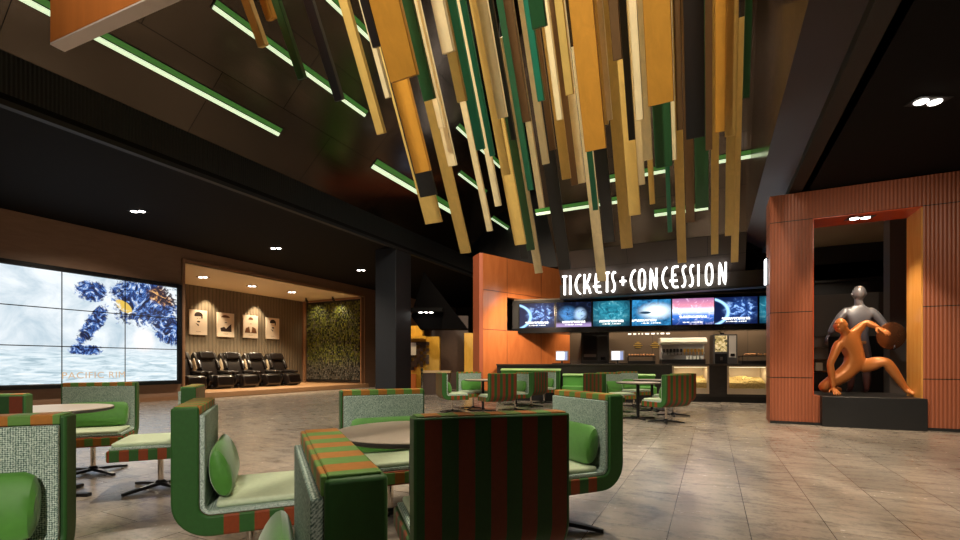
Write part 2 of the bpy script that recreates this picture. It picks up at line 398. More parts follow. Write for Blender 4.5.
# ------------------------------------------------------------ light fixtures and lamps
def lamp(kind, loc, power, col=(1, .85, .66), size=.05, rot=None, spot=100, blend=.6, target=None, name='lamp'):
    d = bpy.data.lights.new(name, kind); d.energy = power; d.color = col
    if kind == 'SPOT': d.spot_size = math.radians(spot); d.spot_blend = blend; d.shadow_soft_size = size
    elif kind == 'AREA': d.size = size[0] if isinstance(size, tuple) else size
    else: d.shadow_soft_size = size
    if kind == 'AREA' and isinstance(size, tuple): d.shape = 'RECTANGLE'; d.size_y = size[1]
    o = bpy.data.objects.new(name, d); C.objects.link(o); o.location = loc
    if target is not None: o.rotation_euler = (Vector(target)-Vector(loc)).to_track_quat('-Z', 'Y').to_euler()
    elif rot: o.rotation_euler = rot
    return o
lens_m = mat('downlight_lens', (1, 1, 1), .4, emit=(1, .95, .88), es=14)
def make_downlight(n=2):
    root = empty('downlight', (0, 0, 0))
    L = .17*n+.06
    MB().bx(-L/2, L/2, -.11, .11, -.012, 0).build('housing', black_matte, root, bevel=.004)
    for k in range(n):
        x = (k-(n-1)/2)*.17
        MB().lathe([(.0, -.022), (.062, -.022), (.068, -.012)], (x, 0, 0), 20).build('lens', lens_m, root)
    return root
dl2 = make_downlight(2)
def place_dl(px, py, zc, label, rz=0., group='twin downlights', first=[True], power=120, col=(1, .85, .66), spot=105, target=None):
    d = dep(py, zc); p = PX(px, d, zc)
    o = dl2 if first[0] else copy_tree(dl2); first[0] = False
    o.location = p; o.rotation_euler.z = rz; tag(o, label, 'ceiling light', group)
    if power: lamp('SPOT', p-Vector((0, 0, .06)), power, col, .06, spot=spot, target=target or (p-Vector((0, 0, 3))))
    return p
place_dl(138, 211, CL, 'twin downlight in the dark ceiling above the video wall', TH, power=520, spot=150)
place_dl(276, 248, CL, 'twin downlight in the dark ceiling before the portrait alcove', TH, power=420, spot=140)
place_dl(361, 270, CL, 'twin downlight in the dark ceiling nearest the slate column', TH, power=260)
place_dl(928, 101, CR, 'twin downlight in the dark ceiling at upper right', .5, power=240)
place_dl(203, 277, ZA, 'leftmost twin downlight in the tan alcove ceiling', TH, 'alcove downlights', power=760, col=(1, .82, .54))
place_dl(252, 286, ZA, 'middle twin downlight in the tan alcove ceiling', TH, 'alcove downlights', power=760, col=(1, .82, .54))
place_dl(292, 292, ZA, 'rightmost twin downlight in the tan alcove ceiling', TH, 'alcove downlights', power=760, col=(1, .82, .54))
# unseen-from-here hall lamps hang as real lamps in the high ceiling
for (x, y, e, tg) in ((-3.4, 4.2, 2200, (-2.6, 2.2, 0)), (-.6, 4.6, 2200, (-.9, 2.4, 0)), (-3.4, 7.0, 1500, (-3, 8, 0)), (-.6, 7.6, 1500, (-.2, 9, 0)), (-.2, 3.0, 800, (1.5, 5.5, 0))):
    lamp('SPOT', (x, y, ZT-.1), e, (1, .87, .68), .12, spot=75, blend=.7, target=tg)
lamp('SPOT', (1.75, -3.0, CR-.06), 1150, (1, .90, .76), .1, spot=30, blend=.7, target=(-2.7, 1.0, .6))  # added unseen spot behind the camera, narrowed to the left foreground chairs
for (x, y) in ((-9.6, -1.5), (-9.6, 2.2)):
    lamp('SPOT', (x, y, CL-.08), 420, (1, .85, .66), .08, spot=110, target=(x+1.5, y+.4, 0))
# ------------------------------------------------------------ chairs
def make_chair():
    root = empty('lounge_chair', (0, 0, 0))
    yb, yf, zt, zb, th, hw = -.31, .31, .90, .302, .11, .32
    R, r = .165, .05
    prof = [(yf, zb), (yf, zb+.095)]
    prof += [(yb+th+r+.0, zb+.095)] + arc(yb+th+r, zb+.095+r, r, 270, 180, 5)[1:]
    prof += [(yb+th, zt), (yb, zt)]
    prof += arc(yb+R, zb+R, R, 180, 270, 8)
    sh = MB(); sh.prism(prof, -hw, hw, 0, 1)
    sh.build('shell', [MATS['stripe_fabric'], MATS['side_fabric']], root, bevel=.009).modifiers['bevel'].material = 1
    # tweed lining: an L-shaped sheet inside the shell
    i0 = yb+th; zs = zb+.095; tl = .022
    out = [(yf-.012, zs), (i0+r, zs)] + arc(i0+r, zs+r, r, 270, 180, 5)[1:] + [(i0, zt-.035)]
    inn = [(i0+tl, zt-.035)] + arc(i0+r+.002, zs+r+.002, r-tl+.002, 180, 270, 5) + [(yf-.012, zs+tl)]
    MB().prism(out+inn, -hw+.018, hw-.018).build('lining', MATS['tweed_fabric'], root, bevel=.004)
    # thin bands with overhead light painted into the stripe colours: top edge, lip, seat front
    MB().bx(-hw+.012, hw-.012, yb+.010, yb+th-.006, zt-.002, zt+.006).build('lit_top_band', MATS['lit_band_fabric'], root, bevel=.003)
    MB().bx(-hw+.018, hw-.018, yb+th-.006, yb+th+.005, zt-.032, zt+.004).build('lit_lip_band', MATS['lit_band_fabric'], root, bevel=.003)
    MB().bx(-hw+.012, hw-.012, yf-.004, yf+.006, zb+.012, zb+.085).build('lit_front_band', MATS['lit_band_fabric'], root, bevel=.003)
    # thin seat cushion
    MB().bx(-hw+.04, hw-.04, i0+.065, yf-.02, zs+tl, zs+tl+.032).build('seat_cushion', seat_green, root, bevel=.014, seg=3)
    # bolster
    bz, by, br = zs+tl+.032+.128, i0+tl+.058, .085
    pr = [(0, -.265), (.05, -.263), (.074, -.25), (br, -.22), (br*1.02, 0), (br, .22), (.074, .25), (.05, .263), (0, .265)]
    b = MB().lathe(pr, (0, 0, 0), 24, axis='x')
    for v in b.v:
        q = v.z/.085; v.y = v.y*.60*(1-.14*q) - .020*q; v.z *= 1.46; v += Vector((0, by, bz))
    b.build('bolster', bolster_green, root)
    MB().lathe([(.09, zb-.012), (.09, zb), (.0, zb)], n=20).build('seat_plate', black_metal, root)
    MB().lathe([(.022, .05), (.022, zb-.012)], n=16).build('post', chrome, root)
    MB().lathe([(.0, .026), (.045, .026), (.045, .052), (.028, .07), (.022, .07)], n=16).build('hub', black_metal, root)
    for k in range(4):
        a = PI/4+k*PI/2; d = Vector((math.cos(a), math.sin(a), 0)); s = Vector((-d.y, d.x, 0))
        L = MB(); vs = []
        for (q, wd, z0, z1) in ((.03, .026, .024, .052), (.18, .022, .014, .040), (.32, .017, .0, .022)):
            vs += [d*q-s*wd+Vector((0, 0, z0)), d*q+s*wd+Vector((0, 0, z0)), d*q+s*wd+Vector((0, 0, z1)), d*q-s*wd+Vector((0, 0, z1))]
        fs = [(0, 1, 2, 3), (8, 11, 10, 9)]
        for j in (0, 4):
            for i in range(4): fs.append((j+i, j+4+i, j+4+(i+1) % 4, j+(i+1) % 4))
        L.add(vs, fs).build('base_leg', black_metal, root, bevel=.004)
    return root
chair0 = make_chair(); chair_n = [0]
def chair(lat, d, f, label, group='striped lounge chairs'):
    o = chair0 if chair_n[0] == 0 else copy_tree(chair0); chair_n[0] += 1
    p = W(lat, d); o.location = p
    fw = W(f[0], f[1]); o.rotation_euler.z = math.atan2(-fw.x, fw.y)     # local +y faces fw
    tag(o, label, 'chair', group); return o
def cpx(px, d): return (px-480)/FPX*d, d
E1, E2 = (.91, .41), (-.41, .91); N1, N2 = (-.91, -.41), (.41, -.91)
G = 'striped lounge chairs in the foreground'
chair(-.03, 2.10, (-.30, .954), 'striped chair at centre seen squarely from behind, closest to the round table', G)
chair(-.579, 1.005, N1, 'nearest striped chair, its dark green end panel filling the bottom centre left', G)
chair(-1.235, 2.50, E1, 'green chair in side view facing right with its thick rounded L profile', G)
chair(-1.819, 1.495, N2, 'large chair at the lower left edge facing us, cut by the frame', G)
chair(-3.91, 4.7, N2, 'chair facing us behind the left round table before the video wall', G)
chair(-3.37, 3.17, (-.41, .91), 'dark striped chair back cut by the left edge before the left table', G)
nb = chair(-2.85, 4.15, N1, 'chair with an empty seat facing left, its back half hidden by the green side-view chair', G)
for ch_ in list(nb.children):
    if ch_.name.startswith('bolster'): bpy.data.objects.remove(ch_)
chair(-.645, 3.35, N2, 'chair facing us behind the centre round table, tweed back and striped top edge', G)
chair(.506, 3.144, N1, 'chair right of the centre table facing left with a fat green bolster', G)
G = 'striped lounge chairs by the orange wall'
chair(*cpx(452, 10.6), (.95, .31), 'small far chair in side view facing right, leftmost before the orange wall', G)
chair(*cpx(473, 11.45), N2, 'far chair facing us with green bolster behind the small table by the orange wall', G)
chair(*cpx(497, 10.0), E2, 'far chair seen from behind with red and green stripes left of the bench', G)
chair(*cpx(515, 11.0), N1, 'far chair facing left with bolster, just right of the striped chair back', G)
chair(*cpx(531, 11.95), (-.75, .66), 'far chair with its striped back turned to us before the long green bench', G)
chair(*cpx(544, 13.1), N1, 'farthest chair facing left at the right end of the green bench', G)
G = 'striped lounge chairs before the concession counter'
chair(*cpx(604, 9.9), E1, 'far chair facing right with striped back left of the black table post', G)
chair(*cpx(616, 10.65), N2, 'far chair facing us with bolster behind the near counter table', G)
chair(*cpx(634, 12.0), N2, 'farther chair facing us beside the second counter table', G)
chair(3.5, 8.75, E2, 'far chair seen from behind at right of the counter tables, largest there', G)
chair(4.12, 9.9, E2, 'chair almost hidden behind the rightmost striped chair back near the popcorn window', G)

# ------------------------------------------------------------ round tables
table_top_m = mat('table_top', (.64, .54, .44), .34, noise=.06, nscale=5)
table_edge_m = mat('table_edge', (.06, .052, .045), .4)
def make_table():
    root = empty('round_table', (0, 0, 0))
    MB().lathe([(0, .702), (.40, .702), (.428, .712), (.43, .722), (.425, .728)], n=56).build('table_rim', table_edge_m, root)
    MB().lathe([(0, .7281), (.425, .7281), (.428, .732), (.424, .736), (0, .736)], n=56).build('table_top', table_top_m, root)
    MB().lathe([(.0, .022), (.035, .022), (.032, .03), (.032, .69), (.11, .695), (.11, .7021), (0, .7021)], n=20).build('post', black_metal, root)
    for k in range(4):
        a = k*PI/2; d = Vector((math.cos(a), math.sin(a), 0)); R = Matrix.Rotation(a, 3, 'Z')
        MB().box(d*.17+Vector((0, 0, .014)), (.32, .055, .028), R).build('base_leg', black_metal, root, bevel=.006)
    return root
tb0 = make_table(); tn = [0]
def table(lat, d, label):
    o = tb0 if tn[0] == 0 else copy_tree(tb0); tn[0] += 1
    o.location = W(lat, d); o.rotation_euler.z = .5; tag(o, label, 'table', 'round pedestal tables')
table(-.36, 2.57, 'round beige table at centre, half hidden by the striped chair back')
table(-3.58, 3.86, 'round table at the left edge before the video wall')
table(*cpx(483, 10.95), 'small far round table between chairs nearest the orange wall')
table(*cpx(516, 12.4), 'far round table before the long green bench')
table(*cpx(638, 9.4), 'round table on a black post before the concession counter')
table(*cpx(652, 10.95), 'farther round table on a black post by the popcorn window')
# ------------------------------------------------------------ benches in front of the counter
bench_green = mat('bench_green', (.38, .62, .24), .6, noise=.12, nscale=6)
bench_back = mat('bench_back_green', (.11, .36, .06), .6, noise=.12, nscale=6)
def bench(pa, pb, v, top, label):
    ua, ub = uvpx(pa, v)[0], uvpx(pb, v)[0]; L = ub-ua
    r = empty('bench', UV((ua+ub)/2, v), RC, label, 'bench', 'upholstered benches')
    MB().bx(-L/2, L/2, -.42, .14, 0, .26).build('plinth', black_matte, r)
    MB().bx(-L/2, L/2, -.46, .02, .26, .45).build('seat', bench_back, r, bevel=.03, seg=3)
    MB().prism([(.0, .45), (.03, top-.06), (.16, top-.05), (.16, .26), (.03, .26)], -L/2, L/2).build('backrest', bench_back, r, bevel=.01)
    MB().prism([(-.02, top-.06), (-.02, top-.03), (.2, top+.01), (.2, top-.045)], -L/2-.02, L/2+.02).build('top_roll', bench_green, r, bevel=.008)
bench(501, 560, 14.3, .95, 'long upholstered bench with pale green top along the counter, left one')
bench(563, 655, 14.3, .80, 'low green bench before the dark counter, behind the striped chairs')

# ------------------------------------------------------------ concession counter
counter_m = wood('counter_dark', (.020, .017, .016), (.032, .027, .025), 2, (.3, .3, 1), .4, .5, 0)
ua, ub = uvpx(497, VC)[0], uvpx(775, VC)[0]+1.2
pw = [(uvpx(672, VC)[0], uvpx(709, VC)[0]), (uvpx(727, VC)[0], uvpx(768, VC)[0])]
oc = UV(ua, VC); cr = empty('counter', oc, RC, 'long dark concession counter with two lit popcorn windows', 'counter')
mb = MB(); edges = [0]+[x-ua for p_ in pw for x in p_]+[ub-ua]
for i in (0, 2, 4): mb.bx(edges[i], edges[i+1], 0, .9, .16, 1.05)
for i in (1, 3): mb.bx(edges[i], edges[i+1], 0, .9, .16, .24); mb.bx(edges[i], edges[i+1], .55, .9, .24, 1.05)
mb.build('body', counter_m, cr)
MB().bx(0, ub-ua, .06, .85, 0, .16).build('kick_plate', black_matte, cr)
MB().bx(-.02, ub-ua, -.03, .95, 1.05, 1.1).build('worktop', mat('worktop', (.045, .037, .030), .3), cr, bevel=.006)
frame_w = mat('window_frame_cream', (.55, .43, .30), .4)
warm_case = mat('case_cream', (.62, .50, .34), .6)
glass = mat('case_glass', (1, 1, 1), .02, trans=1.)
MATS['case_glass'].node_tree.nodes['Principled BSDF'].inputs['IOR'].default_value = 1.02
pop_m = mat('popcorn', (.78, .52, .20), .8, noise=.5, nscale=24)
for (p0, p1), lb in zip(pw, ('left', 'right')):
    x0, x1 = p0-ua, p1-ua
    f = MB(); f.bx(x0, x0+.05, -.02, .03, .24, 1.05).bx(x1-.05, x1, -.02, .03, .24, 1.05).bx(x0+.05, x1-.05, -.02, .03, .24, .40).bx(x0+.05, x1-.05, -.02, .03, 1.01, 1.05)
    fo = f.build('display_window', frame_w, cr, bevel=.004); fo['label'] = 'cream framed lit popcorn window'
    c = MB(); c.bx(x0+.01, x0+.05, .03, .54, .24, 1.04).bx(x1-.05, x1-.01, .03, .54, .24, 1.04).bx(x0+.05, x1-.05, .53, .549, .24, 1.04).bx(x0+.05, x1-.05, .03, .53, .24, .39)
    c.build('case_lining', warm_case, fo)
    MB().bx(x0+.05, x1-.05, .0, .006, .40, 1.01).build('pane', glass, fo)
    pc = MB()
    pc.prism([(.045, .392), (.045, .56), (.30, .68), (.525, .72), (.525, .392)], x0+.055, x1-.055)
    for k in range(1250):
        x = random.uniform(x0+.085, x1-.085); y = .05+.45*random.random()**1.5; r_ = random.uniform(.020, .031)
        top = .56+min(1, (y-.045)/.3)*.12+.04*math.sin(x*7+y*4)+.02*math.sin(y*19+x*3)
        z = random.uniform(.42, top) if y < .075 else top+random.uniform(-.02, .02)
        pc.sphere((x, y, z), r_, 7, 5, 0, (1, random.uniform(.7, 1), random.uniform(.7, 1)))
    po = pc.build('popcorn', pop_m); po.location = oc; po.rotation_euler.z = RC
    tag(po, 'heap of golden popcorn in the %s counter window' % lb, 'popcorn', 'popcorn heaps', 'stuff')
    sh = MB().bx(x0+.05, x1-.05, .06, .10, 1.0, 1.015).build('case_lamp', mat('case_lamp', (1, 1, 1), .5, emit=(1, .78, .48), es=2.5), fo)
    lamp('AREA', UV(p0+(p1-p0)/2, VC+.09, .985), 4, (1, .84, .60), (.8, .06), rot=(math.radians(12), 0, RC))

# ------------------------------------------------------------ menu screens
def screen_mat(name, kind, es=1.5):
    m, n, l, b = nt(name); g = NG(m); v, o = g.coord('UV'); x, y = o[0], o[1]
    def rad(cx, cy, sx=1., sy=1.):
        dx = g.math('MULTIPLY', g.math('SUBTRACT', x, cx), sx); dy = g.math('MULTIPLY', g.math('SUBTRACT', y, cy), sy)
        return g.math('SQRT', g.math('ADD', g.math('MULTIPLY', dx, dx), g.math('MULTIPLY', dy, dy)))
    nz = g.noise(g.mapv(v, (1.4, 1, 1), (kind*3.1, 0, 0)), 4, 6, .6, 1.5); fine = g.noise(g.mapv(v, (60, 14, 1), (kind*1.7, 0, 0)), 1, 2)
    if kind == 0:      # navy field with a pale swirl and an arc at the left
        c = g.ramp(nz, [(.3, (.002, .006, .03)), (.5, (.015, .05, .20)), (.62, (.25, .45, .85)), (.72, (.9, .95, 1))])
        c = g.mix(g.smooth(rad(.6, .5, 1, .9), .5, .2), (.003, .008, .04), c)
        ring = g.math('ABSOLUTE', g.math('SUBTRACT', rad(-.2, .45), .52)); c = g.mix(g.smooth(ring, .07, .0), c, (.35, .65, 1))
    elif kind == 1:    # dark with two soft blue glows
        c = g.mix(g.smooth(rad(.33, .5, 1.2), .42, .05), (.002, .004, .012), (.06, .22, .5))
        c = g.mix(g.smooth(rad(.68, .5, 1.5, 1), .34, .1), c, (.30, .45, .65)); c = g.mix(g.smooth(nz, .5, .7), c, (.01, .02, .06))
        c = g.mix(g.smooth(y, .22, .08), c, (.25, .18, .35))
    elif kind == 2:    # teal underwater light
        c = g.ramp(nz, [(.3, (.004, .05, .08)), (.55, (.02, .20, .28)), (.75, (.25, .6, .65))]); c = g.mix(g.smooth(rad(.5, .55), .15, .75), c, (.002, .02, .04))
    elif kind == 3:    # white flare on blue
        c = g.ramp(nz, [(.3, (.002, .02, .07)), (.7, (.03, .22, .45))]); c = g.mix(g.smooth(rad(.62, .55, .8, 1.1), .45, .02), c, (.85, .97, 1))
        c = g.mix(g.smooth(rad(.35, .5, 1, 3.), .2, .1), c, (.01, .03, .06))
    else:              # pink dawn over blue
        c = g.ramp(y, [(.0, (.008, .02, .12)), (.35, (.03, .14, .5)), (.55, (.75, .8, 1)), (.68, (.62, .22, .30)), (1, (.25, .10, .22))])
        c = g.mix(g.math('MULTIPLY', g.smooth(nz, .5, .7), .5), c, (.9, .8, .95))
    row = g.math('MULTIPLY', g.math('LESS_THAN', g.math('ABSOLUTE', g.math('SUBTRACT', y, .20 if kind != 4 else .3)), .045), g.math('GREATER_THAN', fine, .47))
    row = g.math('MULTIPLY', row, g.math('LESS_THAN', g.math('ABSOLUTE', g.math('SUBTRACT', x, .5 if kind != 3 else .3)), .33))
    row2 = g.math('MULTIPLY', g.math('LESS_THAN', g.math('ABSOLUTE', g.math('SUBTRACT', y, .09)), .02), g.math('GREATER_THAN', fine, .5))
    row2 = g.math('MULTIPLY', row2, g.math('LESS_THAN', g.math('ABSOLUTE', g.math('SUBTRACT', x, .5)), .25))
    c = g.mix(g.math('MAXIMUM', row, row2), c, (1, 1, .95))
    b.inputs['Base Color'].default_value = (.01, .01, .01, 1); b.inputs['Roughness'].default_value = .6; b.inputs['Specular IOR Level'].default_value = .1
    l.new(c, b.inputs['Emission Color']); b.inputs['Emission Strength'].default_value = es
    return m
menu_px = [(519.6, 554.3), (556.2, 591.3), (593.1, 629.8), (632, 671), (672.4, 714), (714.8, 757.4), (759.5, 803)]
names = ['leftmost menu screen with a pale swirl on navy', 'menu screen with two soft blue glows, second from the left', 'teal menu screen, third from the left', 'menu screen with a white flare on blue, fourth from the left', 'pink and blue menu screen under the end of the sign', 'menu screen with a pale swirl on navy, right of the pink one', 'menu screen half hidden by the ribbed portal pier']
screens = [screen_mat('menu_picture_%d' % k, k, 1.9) for k in range(5)]
black_gloss = mat('black_gloss', (.008, .008, .009), .2)
for i, ((a, b_), nm) in enumerate(zip(menu_px, names)):
    ua_, ub_ = uvpx(a, VM)[0], uvpx(b_, VM)[0]; L = ub_-ua_; z0, z1 = 2.35, 3.18
    r = empty('menu_screen', UV(ua_, VM, z0), RC, nm, 'screen', 'menu screens over the counter')
    MB().bx(-.006, L+.006, .005, .08, -.03, z1-z0+.03).build('casing', black_gloss, r)
    MB().quad((0, 0, 0), (L, 0, 0), (L, 0, z1-z0), (0, 0, z1-z0), uv=[(0, 0), (1, 0), (1, 1), (0, 1)]).build('display', screens[(0, 1, 2, 3, 4, 0, 2)[i]], r)
# dark shelf that carries the screens
um0, um1 = uvpx(512, VM)[0], uvpx(803, VM)[0]
o = MB().bx(0, um1-um0, 0, .5, 0, .16).build('trim_9', black_gloss); o.location = UV(um0, VM-.02, 2.16); o.rotation_euler.z = RC; struct(o)
o = MB().bx(0, um1-um0, .09, .5, 0, .98).build('trim_10', black_matte); o.location = UV(um0, VM-.0, 2.32); o.rotation_euler.z = RC; struct(o)

# ------------------------------------------------------------ TICKETS+CONCESSION sign
sign_m = mat('sign_light', (1, 1, 1), .5, emit=(1, .98, .95), es=2.6)
def S_(cx=.5, n=10):
    return [(.92, .93), (.75, .99), (.45, .97), (.25, .86), (.22, .74), (.36, .61), (.6, .48), (.76, .34), (.76, .18), (.58, .05), (.3, .0), (.06, .07)]
GL = {
 'T': [[(0, .98), (1, .98)], [(.5, .98), (.5, 0)]],
 'I': [[(.5, 1), (.5, 0)]],
 'C': [[(1, 1), (.6, .93), (.28, .74), (.14, .5), (.28, .26), (.6, .07), (1, 0)]],
 'K': [[(.12, 1), (.12, 0)], [(.92, 1), (.66, .66), (.12, .36)], [(.4, .5), (.74, .3), (.96, 0)], [(0, .3), (.72, .3)]],
 'E': [[(.95, .99), (.4, .99), (.3, .8), (.3, .2), (.45, .02), (.95, .02)], [(0, .33), (.85, .33)], [(.3, .6), (.7, .6)]],
 'S': [S_()],
 '+': [[(0, .5), (1, .5)], [(.5, .72), (.5, .28)]],
 'O': [[(.5, 1), (.2, .93), (.06, .72), (.06, .28), (.2, .07), (.5, 0), (.8, .07), (.94, .28), (.94, .72), (.8, .93)], 'c'],
 'N': [[(.06, 0), (.06, 1), (.28, .86), (.72, .12), (.94, 0), (.94, 1)]],
}
sz0, sz1 = EYE+.0665*YF/ST, EYE+.0865*YF/ST
def cx1(x): return 470+x/5.4
def cx2(x): return 620+x/5.4
LET = [('T', cx1(500), cx1(534)), ('I', cx1(538), cx1(556)), ('C', cx1(566), cx1(608)), ('K', cx1(613), cx1(662)), ('E', cx1(664), cx1(722)), ('T', cx1(724), cx1(764)), ('S', cx1(762), cx1(796)), ('+', cx1(806), cx1(852)),
       ('C', cx2(50), cx2(93)), ('O', cx2(97), cx2(146)), ('N', cx2(158), cx2(208)), ('C', cx2(220), cx2(264)), ('E', cx2(262), cx2(326)), ('S', cx2(328), cx2(365)), ('S', cx2(368), cx2(406)), ('I', cx2(415), cx2(433)), ('O', cx2(455), cx2(508)), ('N', cx2(526), cx2(580))]
xs0 = onY(LET[0][1], YF)[0]; xs1 = onY(LET[-1][2], YF)[0]
sg = empty('lit_sign', (xs0, YF, sz0), 0, 'glowing white TICKETS+CONCESSION letters on the dark fascia', 'sign')
H = sz1-sz0
def chaikin(p, closed=False, it=2):
    for _ in range(it):
        q = [] if closed else [p[0]]
        n = len(p)
        for i in range(n if closed else n-1):
            a, b_ = p[i], p[(i+1) % n]
            q += [(a[0]*.75+b_[0]*.25, a[1]*.75+b_[1]*.25), (a[0]*.25+b_[0]*.75, a[1]*.25+b_[1]*.75)]
        if not closed: q.append(p[-1])
        p = q
    return p
for ch, pa, pb in LET:
    xa, xb = onY(pa, YF)[0]-xs0, onY(pb, YF)[0]-xs0; w_ = xb-xa
    mb = MB(); strokes = GL[ch]; closed = 'c' in strokes
    for st in strokes:
        if st == 'c': continue
        if ch in 'CSOE' or (ch == 'N') or (ch == 'K' and len(st) == 3):
            st2 = chaikin(st, closed) if ch in 'COS' else chaikin(st, False, 1)
        else: st2 = st
        inset = .035
        pts = [(xa+inset+(w_-2*inset)*a, H*(.04+.92*b_)) for a, b_ in st2]
        mb.ribbon(pts, .052, -.16, -.08, closed=closed)
    mb.build('letter', sign_m, sg)
mb = MB()
for x in (.3, xs1-xs0-.3, (xs1-xs0)/2): mb.tube([(x, -.09, H*.3), (x, .0, H*.3)], .02, 8)
mb.build('bracket', black_metal, sg)

# ------------------------------------------------------------ things behind / on the counter
def put(name, px, v, label, cat, z=1.1, group=None):
    return empty(name, UV(uvpx(px, v)[0], v, z), RC, label, cat, group)
scr_white = mat('till_screen', (.1, .1, .1), .3, emit=(.85, .9, 1), es=1.4)
scr_blue = mat('till_panel', (.1, .1, .1), .3, emit=(.25, .32, .6), es=1.0)
for px, lb in ((562, 'till screen glowing white before the orange panel'), (617.5, 'till screen glowing white right of the tall black machine')):
    r = put('till_screen', px, VC+.35, lb, 'screen', group='till screens')
    MB().lathe([(0, 0), (.11, 0), (.1, .02), (.03, .03), (.025, .12), (0, .12)], n=16).build('stand', black_metal, r)
    R = Matrix.Rotation(math.radians(-12), 3, 'X'); 
    MB().box((0, .02, .26), (.40, .03, .32), R).build('casing', mat('till_case', (.25, .22, .2), .4), r, bevel=.006)
    MB().box((-.05, -.0005, .26), (.25, .008, .27), R).build('display', scr_white, r)
    MB().box((.12, -.0005, .26), (.09, .008, .27), R).build('side_display', scr_blue, r)
    MB().bx(-.30, .30, -.12, .12, 0, .025).build('base_tray', black_metal, r)
# tall black machine
r = put('vending_machine', 595, VC+3.0, 'tall black drink machine left of centre behind the counter', 'machine', 0)
MB().bx(-.5, .5, 0, .62, 0, 2.28).build('cabinet', mat('machine_black', (.012, .012, .014), .3), r, bevel=.015)
MB().bx(-.42, .06, -.02, 0, 1.25, 2.15).build('front_panel', mat('machine_glass', (.02, .02, .024), .12), r, bevel=.006)
MB().bx(.10, .45, -.025, 0, 1.2, 2.15).build('control_panel', mat('machine_grey', (.035, .035, .04), .3), r, bevel=.006)
MB().bx(.2, .38, -.035, -.02, 1.24, 1.36).build('keypad', black_gloss, r)
MB().bx(-.4, .04, -.03, -.005, 1.36, 1.46).build('shelf', mat('machine_shelf', (.12, .10, .09), .3), r)
# hot food trays
food_m = mat('warm_food', (.55, .26, .10), .6, noise=.6, nscale=22)
def food_tray(px, v, label, L=.95, z=1.1):
    r = put('food_tray', px, v, label, 'food tray', z, 'food trays')
    MB().bx(-L/2, L/2, -.2, .2, 0, .10).build('heater', black_metal, r, bevel=.01)
    MB().bx(-L/2, L/2, -.2, .2, .22, .24).build('shelf', black_metal, r)
    mb = MB(); 
    for sx in (-1, 1):
        for sy in (-1, 1): mb.bx(sx*(L/2-.02)-.01, sx*(L/2-.02)+.01, sy*.18-.01, sy*.18+.01, .1, .22)
    mb.build('shelf_post', black_metal, r)
    return r, L
for px, v, lb, z in ((641, VC+.5, 'hot snack tray on the counter right of the second till', 1.1), (758, VC+.5, 'snack tray on the counter at the far right', 1.1)):
    r, L = food_tray(px, v, lb, L=.8 if px < 700 else .95, z=z)
    for k in range(9):
        f_ = MB().tube([(-.09, 0, 0), (-.05, 0, .008), (.05, 0, .008), (.09, 0, 0)], [.018, .03, .03, .018], 8).build('bread_roll', food_m)
        f_.location = UV(uvpx(px, v)[0]+(-.34+.085*k), v-.03+.06*(k % 2), z+.275); f_.rotation_euler.z = RC+PI/2+.2*math.sin(k)
        tag(f_, 'baked roll on the %s' % ('hot snack tray right of the second till' if px < 700 else 'snack tray at the far right of the counter'), 'food', 'rolls on the %s tray' % ('middle' if px < 700 else 'right'))
# drinks fountain with curved cream hood
r = put('drinks_fountain', 683, VC+.55, 'drinks fountain with a cream hood and a row of taps above the left popcorn window', 'machine')
L = 1.22
MB().bx(-L/2, L/2, .1, .5, .14, .62).build('body', mat('fountain_body', (.60, .58, .56), .4), r, bevel=.01)
MB().prism([(-.12, .60), (-.14, .66), (-.10, .75), (.02, .80), (.5, .80), (.5, .60)], -L/2-.04, L/2+.04).build('hood', mat('hood_cream', (.75, .68, .55), .35), r, bevel=.01)
MB().bx(-L/2, L/2, -.1, .5, 0, .14).build('drip_tray', black_metal, r, bevel=.008)
MB().bx(-L/2, L/2, .02, .1, .3, .36).build('tap_rail', mat('rail_grey', (.5, .5, .5), .3, .6), r)
tapc = mat('tap_grey', (.08, .08, .08), .3, .3); tapg = mat('tap_gold', (.75, .42, .08), .4)
for k in range(12):
    x = -L/2+.07+k*(L-.14)/11
    MB().bx(x-.03, x+.03, 0, .05, .36, .46).tube([(x, .03, .36), (x, .0, .28)], .012, 8).build('tap', tapg if k > 5 else tapc, r)
for k in range(5):
    c_ = MB().lathe([(0, 0), (.028, 0), (.036, .1), (.033, .1), (.026, .006), (0, .006)], n=14).build('paper_cup', mat('cup_white', (.85, .82, .78), .5))
    c_.location = UV(uvpx(683, VC+.55)[0]+.12+k*.1, VC+.55-.03, 1.24); tag(c_, 'white paper cup in the row under the drinks fountain taps', 'cup', 'cups under the fountain')
# drink dispenser with a poster front
r = put('drink_dispenser', 724.5, VC+1.2, 'tall dispenser with a lit picture front right of the drinks fountain', 'machine', 0)
MB().bx(-.32, .36, 0, .5, 0, 2.02).build('cabinet', mat('dispenser_grey', (.05, .045, .045), .35), r, bevel=.012)
def pic():
    m, n, l, b = nt('dispenser_picture'); g = NG(m); v, o = g.coord()
    nz = g.noise(v, 9, 4, .6, 1)
    c = g.ramp(nz, [(.36, (.05, .04, .02)), (.46, (.45, .35, .12)), (.6, (.75, .66, .45))])
    l.new(c, b.inputs['Base Color']); l.new(c, b.inputs['Emission Color']); b.inputs['Emission Strength'].default_value = .35; return m
MB().bx(-.27, .07, -.015, 0, 1.48, 1.98).build('picture', pic(), r)
MB().bx(-.27, .07, -.02, 0, 1.12, 1.42).build('outlet', black_gloss, r)
MB().bx(-.13, -.06, -.05, -.02, 1.22, 1.32).build('nozzle', chrome, r)
MB().bx(.12, .32, -.02, 0, 1.3, 1.98).build('side_panel', mat('dispenser_side', (.4, .36, .33), .4), r)
MB().bx(.16, .28, -.028, -.02, 1.34, 1.42).build('keypad', black_gloss, r)
